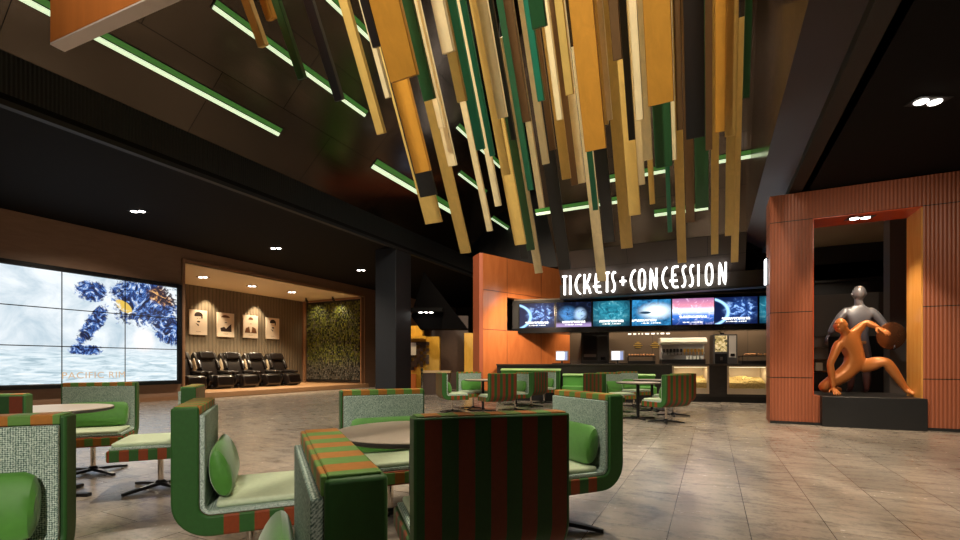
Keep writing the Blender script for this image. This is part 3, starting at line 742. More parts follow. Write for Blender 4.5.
# leafy plant over it
pl = MB(); rp = random.Random(3)
for k in range(60):
    p_ = Vector((rp.gauss(0, .12), rp.gauss(0, .06), .06+abs(rp.gauss(0, .08)))); d_ = Vector((rp.uniform(-1, 1), rp.uniform(-1, 1), rp.uniform(-.6, .8))).normalized()*.06; s_ = d_.cross(Vector((0, 0, 1))).normalized()*.022
    pl.add([p_, p_+d_*.5+s_, p_+d_, p_+d_*.5-s_+Vector((0, 0, .008))], [(0, 1, 2, 3)])
po = put('potted_plant', 722, VC+1.42, 'small leafy plant on top of the tall dispenser', 'plant', 2.02)
MB().lathe([(0, 0), (.05, 0), (.065, .06), (.055, .06), (0, .05)], n=14).build('pot', black_matte, po)
pl.build('foliage', mat('leaf_olive', (.11, .12, .02), .6, noise=.6, nscale=20), po, recalc=False)
# wall lettering (illegible small white marks) and gold emblems on the back wall
o = empty('wall_lettering', UV(uvpx(628, VB)[0], VB, hz(334.6, uvpx(645, VB)[1])), RC, 'row of small white letters on the brown wall behind the counter', 'lettering')
xx = 0; rr = random.Random(5)
for k, w_ in enumerate((.12, .10, .04, .05, .14, .12, .06, .12, .12)):
    MB().bx(xx, xx+w_, -.02, 0, 0, .055).build('letter_mark', mat('mark_white', (.9, .9, .9), .5, emit=(1, 1, 1), es=.7), o); xx += w_+.075
for px, py, lb in ((638, 345.5, 'gold emblem on the brown wall, left of two'), (655, 345.5, 'gold emblem on the brown wall, right of two')):
    v = VB; d = uvpx(px, v)[1]
    e = empty('wall_emblem', UV(uvpx(px, v)[0], v, hz(py, d)), RC, lb, 'emblem', 'gold wall emblems')
    gm = mat('emblem_gold', (.55, .38, .12), .4, .5)
    for k, (w_, z) in enumerate(((.22, .07), (.32, .0), (.2, -.07), (.10, .12))):
        MB().bx(-w_/2, w_/2, -.015, 0, z-.018, z+.018).build('emblem_bar', gm, e)
# nook lights
for px in (585, 630, 675, 720, 760):
    p = UV(uvpx(px, VB-.7)[0], VB-.7, 3.2); lamp('SPOT', p, 150, (1, .78, .5), .06, spot=110, target=p+UV(0, .45, 0)-UV(0, 0, 0)-Vector((0, 0, 2)))
for px in (585, 640, 690, 740):
    p = UV(uvpx(px, VC-.1)[0], VC-.1, 3.2); lamp('SPOT', p, 130, (1, .84, .62), .06, spot=100, target=UV(uvpx(px, VC+.5)[0], VC+.5, 0))  # spots added to brighten the counter top and front, no fixtures modelled
lamp('SPOT', (-5.4, 9.3, 7.6), 1300, (1, .82, .62), .15, spot=60, target=W(*wallpt(1.6), 3.0))  # added spot high in the hall that brightens the orange wall
p = UV(uvpx(540, VC+.2)[0], VC+1.2, 2.1); lamp('SPOT', UV(uvpx(545, VC)[0], VC-.6, 3.1), 420, (1, .78, .55), .1, spot=100, target=W(*wallpt(1.6), 1.8))

# ------------------------------------------------------------ video wall
def video_mat():
    m, n, l, b = nt('video_wall_picture'); g = NG(m); v, o = g.coord('UV'); x, y = o[0], o[1]
    def ell(cx, cy, sx, sy, rot=0., soft=.25):
        dx = g.math('SUBTRACT', x, cx); dy = g.math('SUBTRACT', y, cy); c_, s_ = math.cos(rot), math.sin(rot)
        a = g.math('DIVIDE', g.math('ADD', g.math('MULTIPLY', dx, c_), g.math('MULTIPLY', dy, s_)), sx)
        e = g.math('DIVIDE', g.math('SUBTRACT', g.math('MULTIPLY', dy, c_), g.math('MULTIPLY', dx, s_)), sy)
        return g.math('ADD', g.math('MULTIPLY', a, a), g.math('MULTIPLY', e, e))
    big = g.noise(g.mapv(v, (3, 2, 1)), 1.6, 5, .6, .6); det = g.noise(g.mapv(v, (3, 2, 1)), 7, 6, .65, 1.8)
    sky = g.ramp(big, [(.3, (.42, .55, .64)), (.6, (.80, .86, .90)), (.8, (.93, .95, .96))])
    wv = g.noise(g.mapv(v, (5, 22, 1)), 1.6, 5, .6, .8)
    sea = g.ramp(wv, [(.30, (.30, .43, .50)), (.5, (.62, .74, .80)), (.68, (.86, .91, .93))])
    c = g.mix(g.smooth(y, .36, .24), sky, sea)
    # abstract blue machinery-coloured masses (no figure)
    wob = g.math('ADD', g.math('MULTIPLY', g.math('SUBTRACT', det, .5), 2.4), g.math('MULTIPLY', g.math('SUBTRACT', big, .5), 2.2))
    m1 = g.math('ADD', ell(.80, .80, .23, .24), wob); m2 = g.math('ADD', ell(.49, .55, .05, .22, -.35), wob); m3 = g.math('ADD', ell(.45, .31, .09, .045), wob); m4 = g.math('ADD', ell(.93, .60, .10, .22, .2), wob)
    mm = g.math('MINIMUM', g.math('MINIMUM', m1, m2), g.math('MINIMUM', m3, m4))
    mm = g.math('MINIMUM', mm, g.math('ADD', ell(.48, .86, .09, .10, .4), wob))
    mask = g.smooth(mm, 1.15, .7)
    tex = g.noise(g.mapv(v, (3.4, 2, 1), (4, 2, 0), (0, 0, .5)), 3.6, 7, .72, 3.0)
    body = g.ramp(tex, [(.32, (.002, .003, .01)), (.46, (.006, .015, .07)), (.52, (.03, .10, .38)), (.57, (.18, .36, .72)), (.61, (.85, .89, .93)), (.67, (.02, .05, .18))])
    sp = g.smooth(ell(.93, .90, .14, .12), 1.1, .5)
    body = g.mix(sp, body, g.ramp(det, [(.36, (.01, .008, .01)), (.52, (.05, .03, .05)), (.6, (.75, .36, .10)), (.7, (1, .8, .5))]))
    yel = g.smooth(ell(.66, .74, .035, .075, .5), 1.1, .8); body = g.mix(yel, body, (.75, .50, .08))
    c = g.mix(mask, c, body)
    c = g.mix(g.math('MULTIPLY', g.smooth(ell(.78, .42, .07, .12), 1.4, .3), .8), c, (.95, .9, .88))
    b.inputs['Base Color'].default_value = (.02, .02, .02, 1); b.inputs['Roughness'].default_value = .2
    l.new(c, b.inputs['Emission Color']); b.inputs['Emission Strength'].default_value = 1.15
    return m
vm = video_mat(); VY0, VY1, VZ0, VZ1 = 4.35, 8.56, .60, 3.42
fr = MB(); y0, y1, z0, z1 = VY0-.13, VY1+.13, VZ0-.11, VZ1+.11
fr.bx(XL, XL+.16, y0, VY0-.005, z0, z1).bx(XL, XL+.16, VY1+.005, y1, z0, z1).bx(XL, XL+.16, VY0-.005, VY1+.005, z0, VZ0-.005).bx(XL, XL+.16, VY0-.005, VY1+.005, VZ1+.005, z1)
tag(fr.build('screen_frame', black_gloss, bevel=.01), 'thick black frame around the nine-panel video wall', 'frame')
rown = ['bottom', 'middle', 'top']; coln = ['left', 'centre', 'right']
pw_, ph_ = (VY1-VY0)/3, (VZ1-VZ0)/3
for i in range(3):
    for j in range(3):
        e = empty('wall_monitor', (XL+.022, VY0+i*pw_, VZ0+j*ph_), 0, 'video wall panel, %s row, %s column' % (rown[j], coln[i]), 'screen', 'video wall panels')
        g_ = .008
        MB().bx(0, .10, g_*.3, pw_-g_*.3, g_*.3, ph_-g_*.3).build('casing', black_gloss, e)
        q = [(.102, g_*1.5, g_*1.5), (.102, pw_-g_*1.5, g_*1.5), (.102, pw_-g_*1.5, ph_-g_*1.5), (.102, g_*1.5, ph_-g_*1.5)]
        MB().quad(*q, uv=[(i/3, j/3), ((i+1)/3, j/3), ((i+1)/3, (j+1)/3), (i/3, (j+1)/3)]).build('display', vm, e)
        if i == 1 and j == 0:
            cu = bpy.data.curves.new('title', 'FONT'); cu.body = 'PACIFIC RIM'; cu.size = .235; cu.extrude = .001; cu.align_x = 'CENTER'; cu.space_character = 1.12
            tmp = bpy.data.objects.new('title', cu); C.objects.link(tmp); dg = bpy.context.evaluated_depsgraph_get(); dg.update()
            me = bpy.data.meshes.new_from_object(tmp.evaluated_get(dg)); bpy.data.objects.remove(tmp)
            to = bpy.data.objects.new('title_lettering', me); C.objects.link(to); to.parent = e
            to.location = (.104, pw_/2, .13); to.rotation_euler = (PI/2, 0, PI/2); me.materials.clear()
            me.materials.append(mat('title_tan', (.3, .2, .1), .5, emit=(.62, .45, .30), es=.8))

# ------------------------------------------------------------ alcove: portraits, massage chairs, moss panel
paper = mat('poster_paper', (.80, .66, .52), .6); ink = mat('poster_ink', (.028, .012, .008), .6); ink2 = mat('poster_ink_brown', (.16, .06, .02), .6)
def blob(mb, pts, y): mb.prism(pts, -.003+y, y, plane='xz')
PT = [(189.2, 207, 310, 334.7, 'portrait poster with tall dark hair, leftmost on the alcove wall'), (217, 234, 313, 337, 'portrait poster of a pale-haired man with dark collar, second from the left'), (243, 257.7, 315.3, 338, 'portrait poster in cap and dark jacket, third from the left'), (266, 279, 318, 339, 'portrait poster with dark hair, rightmost on the alcove wall')]
for k, (a, b_, t_, bt, lb) in enumerate(PT):
    ya, d1 = onX(a, XA+.06); yb_, d2 = onX(b_, XA+.06); w_ = yb_-ya; dm = (d1+d2)/2; z0, z1 = hz(bt, dm), hz(t_, dm)
    h_ = z1-z0; cy = (ya+yb_)/2
    r = empty('portrait_poster', (XA+.022, cy, z0), PI/2, lb, 'poster', 'portrait posters')   # local x runs along the wall, -y into the room
    MB().bx(-w_/2, w_/2, -.06, 0, 0, h_).build('panel', paper, r, bevel=.004); MB().bx(-w_/3, w_/3, 0, .0205, h_*.3, h_*.7).build('mount', black_metal, r)
    s = h_/1.0; yy = -.0605
    ph = MB()
    def E(cx, cz, rx, rz, a0=0, a1=360, n=18): return [(cx+rx*math.cos(math.radians(a0+(a1-a0)*i/n)), cz+rz*math.sin(math.radians(a0+(a1-a0)*i/n))) for i in range(n+1 if a1-a0 < 360 else n)]
    if k in (0, 3):
        blob(ph, E(.0, .78*s, .17*s, .14*s, -10, 200), yy); blob(ph, [(.13*s, .8*s), (.17*s, .72*s), (.14*s, .62*s), (.10*s, .72*s)], yy)
        blob(ph, E(.0, .53*s, .07*s, .035*s), yy); blob(ph, E(-.05*s, .66*s, .025*s, .012*s), yy); blob(ph, E(.06*s, .66*s, .025*s, .012*s), yy)
        blob(ph, [(-.12*s, .46*s), (-.02*s, .36*s), (.02*s, .36*s), (.0, .42*s)], yy)
        ph.build('printed_portrait', ink, r)
    elif k == 1:
        blob(ph, [(-.22*s, .22*s), (-.25*s, .36*s), (-.08*s, .42*s), (0, .34*s), (.1*s, .44*s), (.24*s, .56*s), (.25*s, .22*s)], yy)
        blob(ph, E(.0, .60*s, .06*s, .02*s), yy); ph.build('printed_portrait', ink, r)
        h2 = MB(); blob(h2, E(-.02*s, .80*s, .19*s, .11*s, 0, 180), yy); h2.build('printed_hair', ink2, r)
    else:
        blob(ph, [(-.30*s, .22*s), (-.24*s, .42*s), (-.08*s, .50*s), (-.03*s, .22*s)], yy); blob(ph, [(.30*s, .22*s), (.24*s, .42*s), (.08*s, .50*s), (.03*s, .22*s)], yy)
        blob(ph, E(.0, .80*s, .12*s, .12*s, 0, 180), yy); blob(ph, E(0, .62*s, .04*s, .012*s), yy); blob(ph, [(-.05*s, .215*s), (.05*s, .215*s), (.05*s, .24*s), (-.05*s, .24*s)], yy); ph.build('printed_portrait', ink2, r)
    cp = MB(); 
    for q in range(5): cp.bx(-.10*s+q*.04*s, -.075*s+q*.04*s, -.063, -.06, .12*s, .135*s)
    cp.build('caption_mark', ink2, r)
leather = mat('black_leather', (.012, .008, .007), .28, coat=.2); cream_shell = mat('cream_shell', (.62, .50, .36), .35)
def make_massage():
    r = empty('massage_chair', (0, 0, 0))                            # faces +x
    MB().bx(-.45, .5, -.36, .36, 0, .16).build('base', black_metal, r, bevel=.03)
    MB().bx(-.25, .38, -.27, .27, .16, .5).build('seat', leather, r, bevel=.06, seg=3)
    MB().prism([(.36, .06), (.40, .42), (.52, .52), (.72, .46), (.80, .14), (.74, .04)], -.29, .29, plane='xz').build('footrest', leather, r, bevel=.04, seg=3)
    MB().prism([(-.28, .42), (-.10, .46), (-.42, 1.26), (-.52, 1.36), (-.66, 1.32), (-.62, 1.1)], -.28, .28, plane='xz').build('backrest', leather, r, bevel=.05, seg=3)
    MB().box((-.40, 0, 1.22), (.16, .52, .30), Matrix.Rotation(-.38, 3, 'Y')).build('head_pillow', leather, r, bevel=.05, seg=3)
    for s in (-1, 1):
        MB().prism([(-.70, .75), (-.66, 1.22), (-.52, 1.34), (-.36, 1.1), (-.22, .72), (-.30, .5)], s*.30, s*.40, plane='xz').build('side_shell', leather, r, bevel=.02, seg=3)
        MB().prism([(-.56, .72), (-.52, 1.02), (-.44, 1.12), (-.36, 1.0), (-.26, .72), (-.34, .58)], s*.385, s*.425, plane='xz').build('side_insert', cream_shell, r, bevel=.015, seg=3)
        MB().prism([(-.30, .70), (-.40, 1.10), (-.26, 1.02), (-.12, .74)], s*.28, s*.38, plane='xz').build('shoulder_wing', leather, r, bevel=.03, seg=3)
        MB().prism([(-.10, .40), (.30, .36), (.34, .44), (-.08, .50)], s*.415, s*.43, plane='xz').build('arm_insert', cream_shell, r, bevel=.004)
        MB().prism([(-.42, .12), (-.42, .52), (-.1, .56), (.44, .50), (.50, .3), (.4, .1)], s*.28, s*.42, plane='xz').build('arm_body', leather, r, bevel=.03, seg=3)
        MB().box((.05, s*.35, .60), (.80, .17, .11), Matrix.Rotation(.07, 3, 'Y')).build('armrest', leather, r, bevel=.04, seg=3)
    return r
mc = make_massage()
for k, nm in enumerate(('leftmost, half behind the wall edge', 'second from the left', 'in the middle of the five', 'second from the right', 'rightmost, beside the moss panel')):
    o = mc if k == 0 else copy_tree(mc)
    o.location = (-16.75, 10.1+1.05*k, ZP); o.scale = (1, 1.1, 1.02); tag(o, 'black leather massage chair in the alcove row, '+nm, 'massage chair', 'massage chairs in the alcove')
def moss_mat():
    m, n, l, b = nt('moss_tiles'); g = NG(m); v, o = g.coord()
    t = .085
    sx = g.math('FLOOR', g.math('DIVIDE', o[0], t)); sz = g.math('FLOOR', g.math('DIVIDE', o[2], t))
    cb = n.new('ShaderNodeCombineXYZ'); l.new(sx, cb.inputs[0]); l.new(sz, cb.inputs[1])
    wn = n.new('ShaderNodeTexWhiteNoise'); wn.noise_dimensions = '2D'; l.new(cb.outputs[0], wn.inputs['Vector'])
    big = g.noise(cb.outputs[0], .11, 3, .6)
    f = g.math('ADD', g.math('MULTIPLY', wn.outputs['Value'], .55), g.math('MULTIPLY', big, .6))
    c = g.ramp(f, [(.30, (.012, .014, .004)), (.5, (.06, .068, .008)), (.66, (.17, .185, .012)), (.85, (.10, .095, .075))])
    low = g.smooth(g.math('ADD', o[2], g.math('MULTIPLY', big, 1.4)), 2.1, 1.3)
    c2 = g.ramp(f, [(.3, (.02, .02, .016)), (.6, (.085, .080, .066)), (.9, (.14, .13, .11))])
    l.new(g.mix(low, c, c2), b.inputs['Base Color']); b.inputs['Roughness'].default_value = .75; return m
MX0, MX1 = XA+.35, XL-.05
mo = empty('moss_panel', ((MX0+MX1)/2, YA1, ZP), 0, 'green and grey pixel-tiled moss panel at the right end of the alcove', 'wall panel')
L = MX1-MX0; zt = ZA-ZP-.1
MB().bx(-L/2, L/2, -.08, 0, .05, zt).build('backing', black_matte, mo)
mb = MB(); rm = random.Random(11); t_ = .085
nx = int((L-.16)/t_); nz = int((zt-.2)/t_)
for i in range(nx):
    for j in range(nz):
        x = (math.floor(-L/2/t_)+2+i)*t_+.006; z = (2+j)*t_+.006; d_ = rm.choice((.02, .03, .05, .07))
        mb.bx(x, x+t_-.012, -.08-d_, -.08, z, z+t_-.012)
mb.build('tile_field', moss_mat(), mo)
MB().bx(-L/2-.06, -L/2, -.2, 0, 0, zt+.05).bx(L/2, L/2+.06, -.2, 0, 0, zt+.05).bx(-L/2, L/2, -.2, 0, zt, zt+.05).build('frame', trim_wood, mo)
for px, py, lb in ((306, 298, 'left black spot lamp above the moss panel'), (332.5, 296.7, 'right black spot lamp above the moss panel')):
    d = dep(py, ZA); p = PX(px, d, ZA); p.y = min(p.y, YA1-.5)
    e = empty('spot_lamp', p, 0, lb, 'lamp', 'spot lamps on the alcove ceiling')
    MB().lathe([(.05, -.02), (.05, 0), (0, 0)], n=12).build('mount', black_metal, e)
    MB().tube([(0, 0, -.02), (0, .02, -.08), (0, .1, -.2)], [.015, .055, .06], 12).build('lamp_head', black_metal, e)
    lamp('SPOT', p+Vector((0, .10, -.20)), 95, (1, .85, .5), .04, spot=110, blend=.8, target=(p.x, YA1, 2.9))
for px in (213, 262):                                              # wall washers between the posters
    Y, d = onX(px, XA+.45); lamp('SPOT', (XA+.5, Y, ZA-.1), 300, (1, .80, .52), .05, spot=72, blend=.6, target=(XA+.05, Y, 2.2))

# ------------------------------------------------------------ corridor between column and orange wall
yellow = wood('yellow_panel', (.60, .33, .035), (.72, .42, .06), 2, (1, 1, .2), .4)
darkbrown = mat('dark_brown', (.05, .022, .012), .5, noise=.3)
r = empty('snack_kiosk', PX(424, 18.6), TH, 'yellow kiosk wall with brown pixel blocks beyond the slate column', 'kiosk')
MB().bx(-1.1, .62, 0, .5, 0, 2.2).build('cabinet', yellow, r)
MB().bx(-1.1, -.05, -.15, .45, 2.2, 2.62).build('top_box', yellow, r)
MB().bx(-1.1, .1, -.35, 0, 2.1, 2.2).build('canopy', yellow, r)
mb = MB(); rk = random.Random(2)
for i in range(8):
    for j in range(9):
        if rk.random() < .85-.5*abs(j-4)/9 and not (i > 5 and j < 2): mb.bx(-.75+i*.12, -.63+i*.12, -.06-rk.random()*.06, 0, .85+j*.125, .975+j*.125)
mb.build('block_pattern', darkbrown, r)
MB().bx(-.5, -.3, -.15, -.12, 1.45, 1.95).build('notice', mat('notice_white', (.8, .75, .7), .5), r)
MB().bx(-1.1, -.3, -.25, 0, 0, .7).build('lower_panel', orange_panel, r)
lamp('SPOT', PX(424, 17.3, 3.6), 150, (1, .75, .4), .1, spot=80, target=PX(424, 18.6, 1.4))
r = empty('service_desk', PX(434, 16.6), TH, 'tan topped service desk beyond the column', 'desk')
MB().bx(-.4, .55, 0, .6, 0, .78).build('body', darkbrown, r); MB().bx(-.46, .6, -.05, .65, .78, .86).build('worktop', wood('desk_tan', (.55, .36, .18), (.62, .42, .22), 2), r, bevel=.006)
MB().bx(-.46, -.38, -.05, .0, 0, .95).build('end_post', chrome, r)
o = MB().bx(-.28, .3, 0, .2, 0, 2.4).build('door_1', yellow); o.location = PX(471, 19.5); o.rotation_euler.z = TH; struct(o)
lamp('SPOT', PX(469, 18, 3.8), 90, (1, .75, .35), .1, spot=70, target=PX(471, 19.5, 1.2))
o = MB().bx(-.9, .7, 0, .3, 0, 3.2).build('wall_corridor', darkbrown); o.location = PX(452, 20.2); o.rotation_euler.z = TH; struct(o)
e = MB(); p0, p1, th = PX(424, 15.6, hz(272, 15.6)), PX(468, 15.6, hz(329, 15.6)), .25
q = [p0, p1, PX(420, 15.6, hz(329, 15.6)), PX(411, 15.6, hz(316, 15.6))]
n_ = W(0, .6)-W(0, 0)
e.add([*q, *[k+n_ for k in q]], [(0, 1, 2, 3), (4, 7, 6, 5), (0, 4, 5, 1), (1, 5, 6, 2), (2, 6, 7, 3), (3, 7, 4, 0)])
struct(e.build('trim_11', mat('soffit_brown', (.0035, .003, .003), .9, spec=.05)))
dl3 = make_downlight(3); dl3.location = PX(426, 15.3, hz(312, 15.3)); dl3.rotation_euler.z = TH; tag(dl3, 'triple downlight glowing under the slanted soffit right of the column', 'ceiling light')
mbm = MB().bx(-.55, .55, -.2, .2, 0, .12).build('trim_12', ceil_dark); mbm.location = dl3.location; mbm.rotation_euler.z = TH; struct(mbm)

# ------------------------------------------------------------ portal on the right
X0, X1, X2, X3 = .97, 1.626, 3.13, 9.0; PD = .65; OT = 3.72; PT_ = 4.22
rib = ribbed('ribbed_terracotta', (.40, .115, .052), .052, (2.05, .85, 3.72), .4, .5, .72)
mb = MB(); mb.bx(X0, X1, YP, YP+PD, 0, PT_).bx(X2, X3, YP, YP+PD, 0, PT_).bx(X1, X2, YP, YP+PD, OT, PT_).bx(X1, X1+.11, YP, YP+PD, 0, .53)
struct(mb.build('wall_portal', rib))
lacquer = mat('red_lacquer', (.62, .10, .035), .16, coat=.3); gold_l = wood('orange_gold_lacquer', (.62, .26, .05), (.72, .36, .09), 1.2, (1, 1, .12), .15, .6, 0)
struct(MB().bx(X1, X2, YP-.002, YP+PD, OT-.02, OT).build('trim_13', lacquer)); struct(MB().bx(X2-.02, X2, YP-.002, YP+PD, .53, OT-.02).build('trim_14', gold_l))
struct(MB().bx(X1, X1+.015, YP-.002, YP+PD, .53, OT-.02).build('trim_15', lacquer))
struct(MB().bx(X2+1.28, X2+1.30, YP-.006, YP, 0, PT_).build('trim_16', black_matte))
struct(MB().bx(X0, X3, YP-.01, YP, 0, .05).build('baseboard_portal', black_matte))
pl_ = MB().bx(X1+.115, X2+.02, YP-.14, YP+1.75, 0, .53)
tag(pl_.build('display_plinth', mat('plinth_black', (.014, .014, .015), .4, noise=.2), bevel=.008), 'black plinth under the statues in the ribbed portal', 'plinth')
# lit bar on the pier's side
lb_ = empty('wall_light', (X0, YP+.42, hz(283, 8.9)), 0, 'vertical white light bar on the side of the ribbed pier', 'wall light')
hb = hz(258, 8.9)-hz(283, 8.9)
MB().bx(-.02, 0, -.1, .1, -.02, hb+.02).build('housing', black_metal, lb_); MB().bx(-.05, -.02, -.08, .08, 0, hb).build('diffuser', mat('bar_light', (1, 1, 1), .5, emit=(.9, .95, 1), es=5), lb_)
struct(MB().bx(XR, X3, YP+PD+.02, 15, CR-.06, CR).build('ceiling_store', mat('store_ceiling', (.30, .20, .12), .6)))
# room behind the portal
struct(MB().bx(2.0, 9, 15.0, 15.2, 0, CR).build('wall_store', mat('store_black', (.012, .011, .012), .5)))
st = MB().bx(1.4, 4.6, 13.6, 13.75, 1.75, 2.75).build('trim_17', mat('store_grey', (.09, .085, .08), .6)); struct(st)
sr = empty('display_rack', (1.95, 13.4, 0), 0, 'grey store shelf with pale boxes behind the statues', 'shelf')
MB().bx(-.55, .55, 0, .4, 0, .9).build('base', black_metal, sr); MB().bx(-.55, .55, .3, .34, .9, 1.75).build('backboard', mat('rack_grey', (.2, .18, .16), .5), sr)
for k in range(3): MB().bx(-.5, .5, -.02, .3, .92+.28*k, .94+.28*k).build('shelf', chrome, sr)
for k in range(5):
    b_ = MB().bx(-.07, .07, -.05, .05, 0, .19).build('product_box', mat('pale_box', (.55, .52, .46), .5), bevel=.004)
    b_.location = (1.56+k*.18, 13.52, .94); tag(b_, 'pale box in the row on the store shelf behind the statues', 'box', 'pale boxes on the store shelf')
c2 = MB().bx(3.35, 3.75, 12.6, 13.0, 0, CR).build('trim_18', mat('store_post', (.09, .075, .07), .4)); struct(c2)
p = place_dl(860, 217.5, OT-.02, 'twin downlight in the red top of the portal opening', .2, power=240, col=(1, .8, .55), spot=90)
p = place_dl(820, 237, CR, 'twin downlight in the brown ceiling behind the portal', .2, power=110)

# ------------------------------------------------------------ statues
def PY(px, py, Y): X, d = onY(px, Y); return Vector((X, Y, hz(py, d)))
def skin_chain(bm_list): pass
def skin_mesh(name, chains, sub=2):
    """chains: list of (points, radii, edges) -> one mesh grown by Skin + Subdivision"""
    out = bmesh.new()
    for pts, rad, ed in chains:
        me = bpy.data.meshes.new('tmp'); me.from_pydata([tuple(p) for p in pts], ed, [])
        o = bpy.data.objects.new('tmp', me); C.objects.link(o)
        a = o.modifiers.new('s', 'SKIN'); a.use_smooth_shade = True; a.branch_smoothing = .6
        for i, r_ in enumerate(rad):
            sv = me.skin_vertices[0].data[i]; sv.radius = (r_, r_) if not isinstance(r_, tuple) else r_; sv.use_root = (i == 0)
        b_ = o.modifiers.new('d', 'SUBSURF'); b_.levels = sub; b_.render_levels = sub
        dg = bpy.context.evaluated_depsgraph_get(); dg.update()
        m2 = bpy.data.meshes.new_from_object(o.evaluated_get(dg)); out.from_mesh(m2)
        bpy.data.objects.remove(o); bpy.data.meshes.remove(m2)
    me = bpy.data.meshes.new(name); out.to_mesh(me); out.free()
    for p in me.polygons: p.use_smooth = True
    return me
def hand(mb, wrist, palm_dir, normal, size=.2, curl=.5, thumb=1):
    """palm, four unequal bent fingers and a thumb, overlapping into the wrist (N is the back of the hand)"""
    D = palm_dir.normalized(); S = D.cross(normal).normalized(); N = S.cross(D).normalized(); k = size
    o = len(mb.v); mb.sphere((0, 0, 0), 1, 14, 9)
    for v in mb.v[o:]:
        x, y, z = v; q = wrist + D*k*.26 + D*(z*k*.30) + S*(x*k*(.19+.05*z)) + N*(y*k*.085); v.x, v.y, v.z = q
    mb.tube([wrist-D*k*.25, wrist-D*k*.05, wrist+D*k*.12], [k*.19, k*.15, k*.13], 12)
    for off, ln in ((-.155, .80), (-.052, .96), (.052, 1.), (.155, .88)):
        p = [wrist+D*k*.42+S*k*off*.9]; d = (D+S*off*1.1).normalized()
        for q in range(3):
            d = (d - N*curl*.5).normalized(); p.append(p[-1]+d*k*ln*(.23, .16, .12)[q])
        mb.tube(p, [k*.055, k*.052, k*.046, k*.036], 9); mb.sphere(p[-1], k*.037, 8, 6)
    p0 = wrist+D*k*.10+S*k*.13*thumb; p1 = p0+(D*.55+S*.75*thumb-N*.25).normalized()*k*.24; p2 = p1+(D*.85+S*.35*thumb-N*(.2+curl*.3)).normalized()*k*.20
    mb.tube([p0, p1, p2], [k*.075, k*.058, k*.042], 9); mb.sphere(p2, k*.043, 8, 6)
bronze = mat('orange_bronze', (.50, .175, .045), .38, .25, noise=.15, nscale=5, bump=.05)
YS = 10.62
def cp(px, py, dy): return PY(px, py, YS+dy)
base = .53
pel, sp1, ch, nk = cp(859, 364, .06), cp(855, 352, .02), cp(850, 340, -.06), cp(846, 333, -.12)
hd0, hd1 = cp(843.5, 330, -.15), cp(840.5, 325, -.18)
sR, eR, wR = cp(854.5, 332, .0), cp(866, 322.5, .02), cp(877, 327, -.06)
sL, eL, wL = cp(839, 343, -.12), cp(830, 364, -.22), cp(833.5, 385, -.24)
hR, kR, aR, fR = cp(864, 366, .06), cp(886, 361, -.10), cp(907, 391, .0), cp(915, 396, -.16)
hL, kL, aL, fL = cp(853, 369, .02), cp(822, 384, -.12), cp(840, 390, .34), cp(836, 393, .46)
for q in (fR, ): q.z = base+.045
aR.z = base+.10; kL.z = base+.13; aL.z = base+.08; fL.z = base+.05; wL.z = base+.13
pts = [pel, sp1, ch, nk, hd0, hd1, sR, (sR+eR)/2, eR, (eR*2+wR)/3, wR, sL, (sL+eL)/2, eL, (eL*2+wL)/3, wL, hR, (hR+kR)/2, kR, (kR*2+aR)/3, aR, fR, hL, (hL+kL)/2, kL, (kL*2+aL)/3, aL, fL]
rad = [.175, .15, .18, .08, .08, .085, .10, .085, .064, .064, .04, .10, .075, .058, .060, .038, .15, .14, .092, .088, .05, .04, .15, .14, .095, .088, .05, .04]
ed = [(0, 1), (1, 2), (2, 3), (3, 4), (4, 5), (2, 6), (6, 7), (7, 8), (8, 9), (9, 10), (2, 11), (11, 12), (12, 13), (13, 14), (14, 15), (0, 16), (16, 17), (17, 18), (18, 19), (19, 20), (20, 21), (0, 22), (22, 23), (23, 24), (24, 25), (25, 26), (26, 27)]
chains = [(pts, rad, ed)]
me = skin_mesh('body', chains)
st = empty('statue', Vector((pel.x, YS, base)), 0, 'orange bronze statue of a crouching figure with one arm raised on the black plinth', 'statue')
me.transform(Matrix.Translation(-Vector((pel.x, YS, base))))
# head shape and hands joined into the body mesh
hm = MB(); o_ = Vector((pel.x, YS, base)); hand(hm, wR-o_, cp(883, 330, -.12)-wR, Vector((.15, -.55, .9)), .26, .28, 1); hand(hm, wL-o_, Vector((.12, -.88, -.42)), Vector((0, -.4, 1)), .24, .16, 1)
hc = cp(840.5, 325.5, -.19)-Vector((pel.x, YS, base)); hm.sphere(hc, .115, 18, 12, 0, (.86, .95, 1.15))
fd = Vector((-.45, -.85, -.1)).normalized(); sd = Vector((fd.y, -fd.x, 0)).normalized()
hm.tube([hc+fd*.095+Vector((0, 0, .035)), hc+fd*.125-Vector((0, 0, .015)), hc+fd*.10-Vector((0, 0, .025))], [.010, .018, .012], 8)
hm.tube([hc+fd*.098-sd*.03-Vector((0, 0, .055)), hc+fd*.106-Vector((0, 0, .057)), hc+fd*.098+sd*.03-Vector((0, 0, .055))], [.006, .010, .006], 8)
for s in (-1, 1):
    hm.sphere(hc+sd*s*.10, .03, 8, 6, 0, (.5, .8, 1.1)); hm.sphere(hc+fd*.092+sd*s*.04+Vector((0, 0, .03)), .014, 8, 6)
    hm.tube([hc+fd*.088+sd*s*.065+Vector((0, 0, .05)), hc+fd*.104+sd*s*.03+Vector((0, 0, .055))], [.010, .012], 8)
bmh = bmesh.new(); bmh.from_mesh(me); t2 = bpy.data.meshes.new('h'); t2.from_pydata([tuple(v) for v in hm.v], [], hm.f); bmh.from_mesh(t2)
for f in bmh.faces: f.smooth = True
bmesh.ops.recalc_face_normals(bmh, faces=bmh.faces); bmh.to_mesh(me); bmh.free()
me.materials.append(bronze); bo = bpy.data.objects.new('body', me); C.objects.link(bo); bo.parent = st
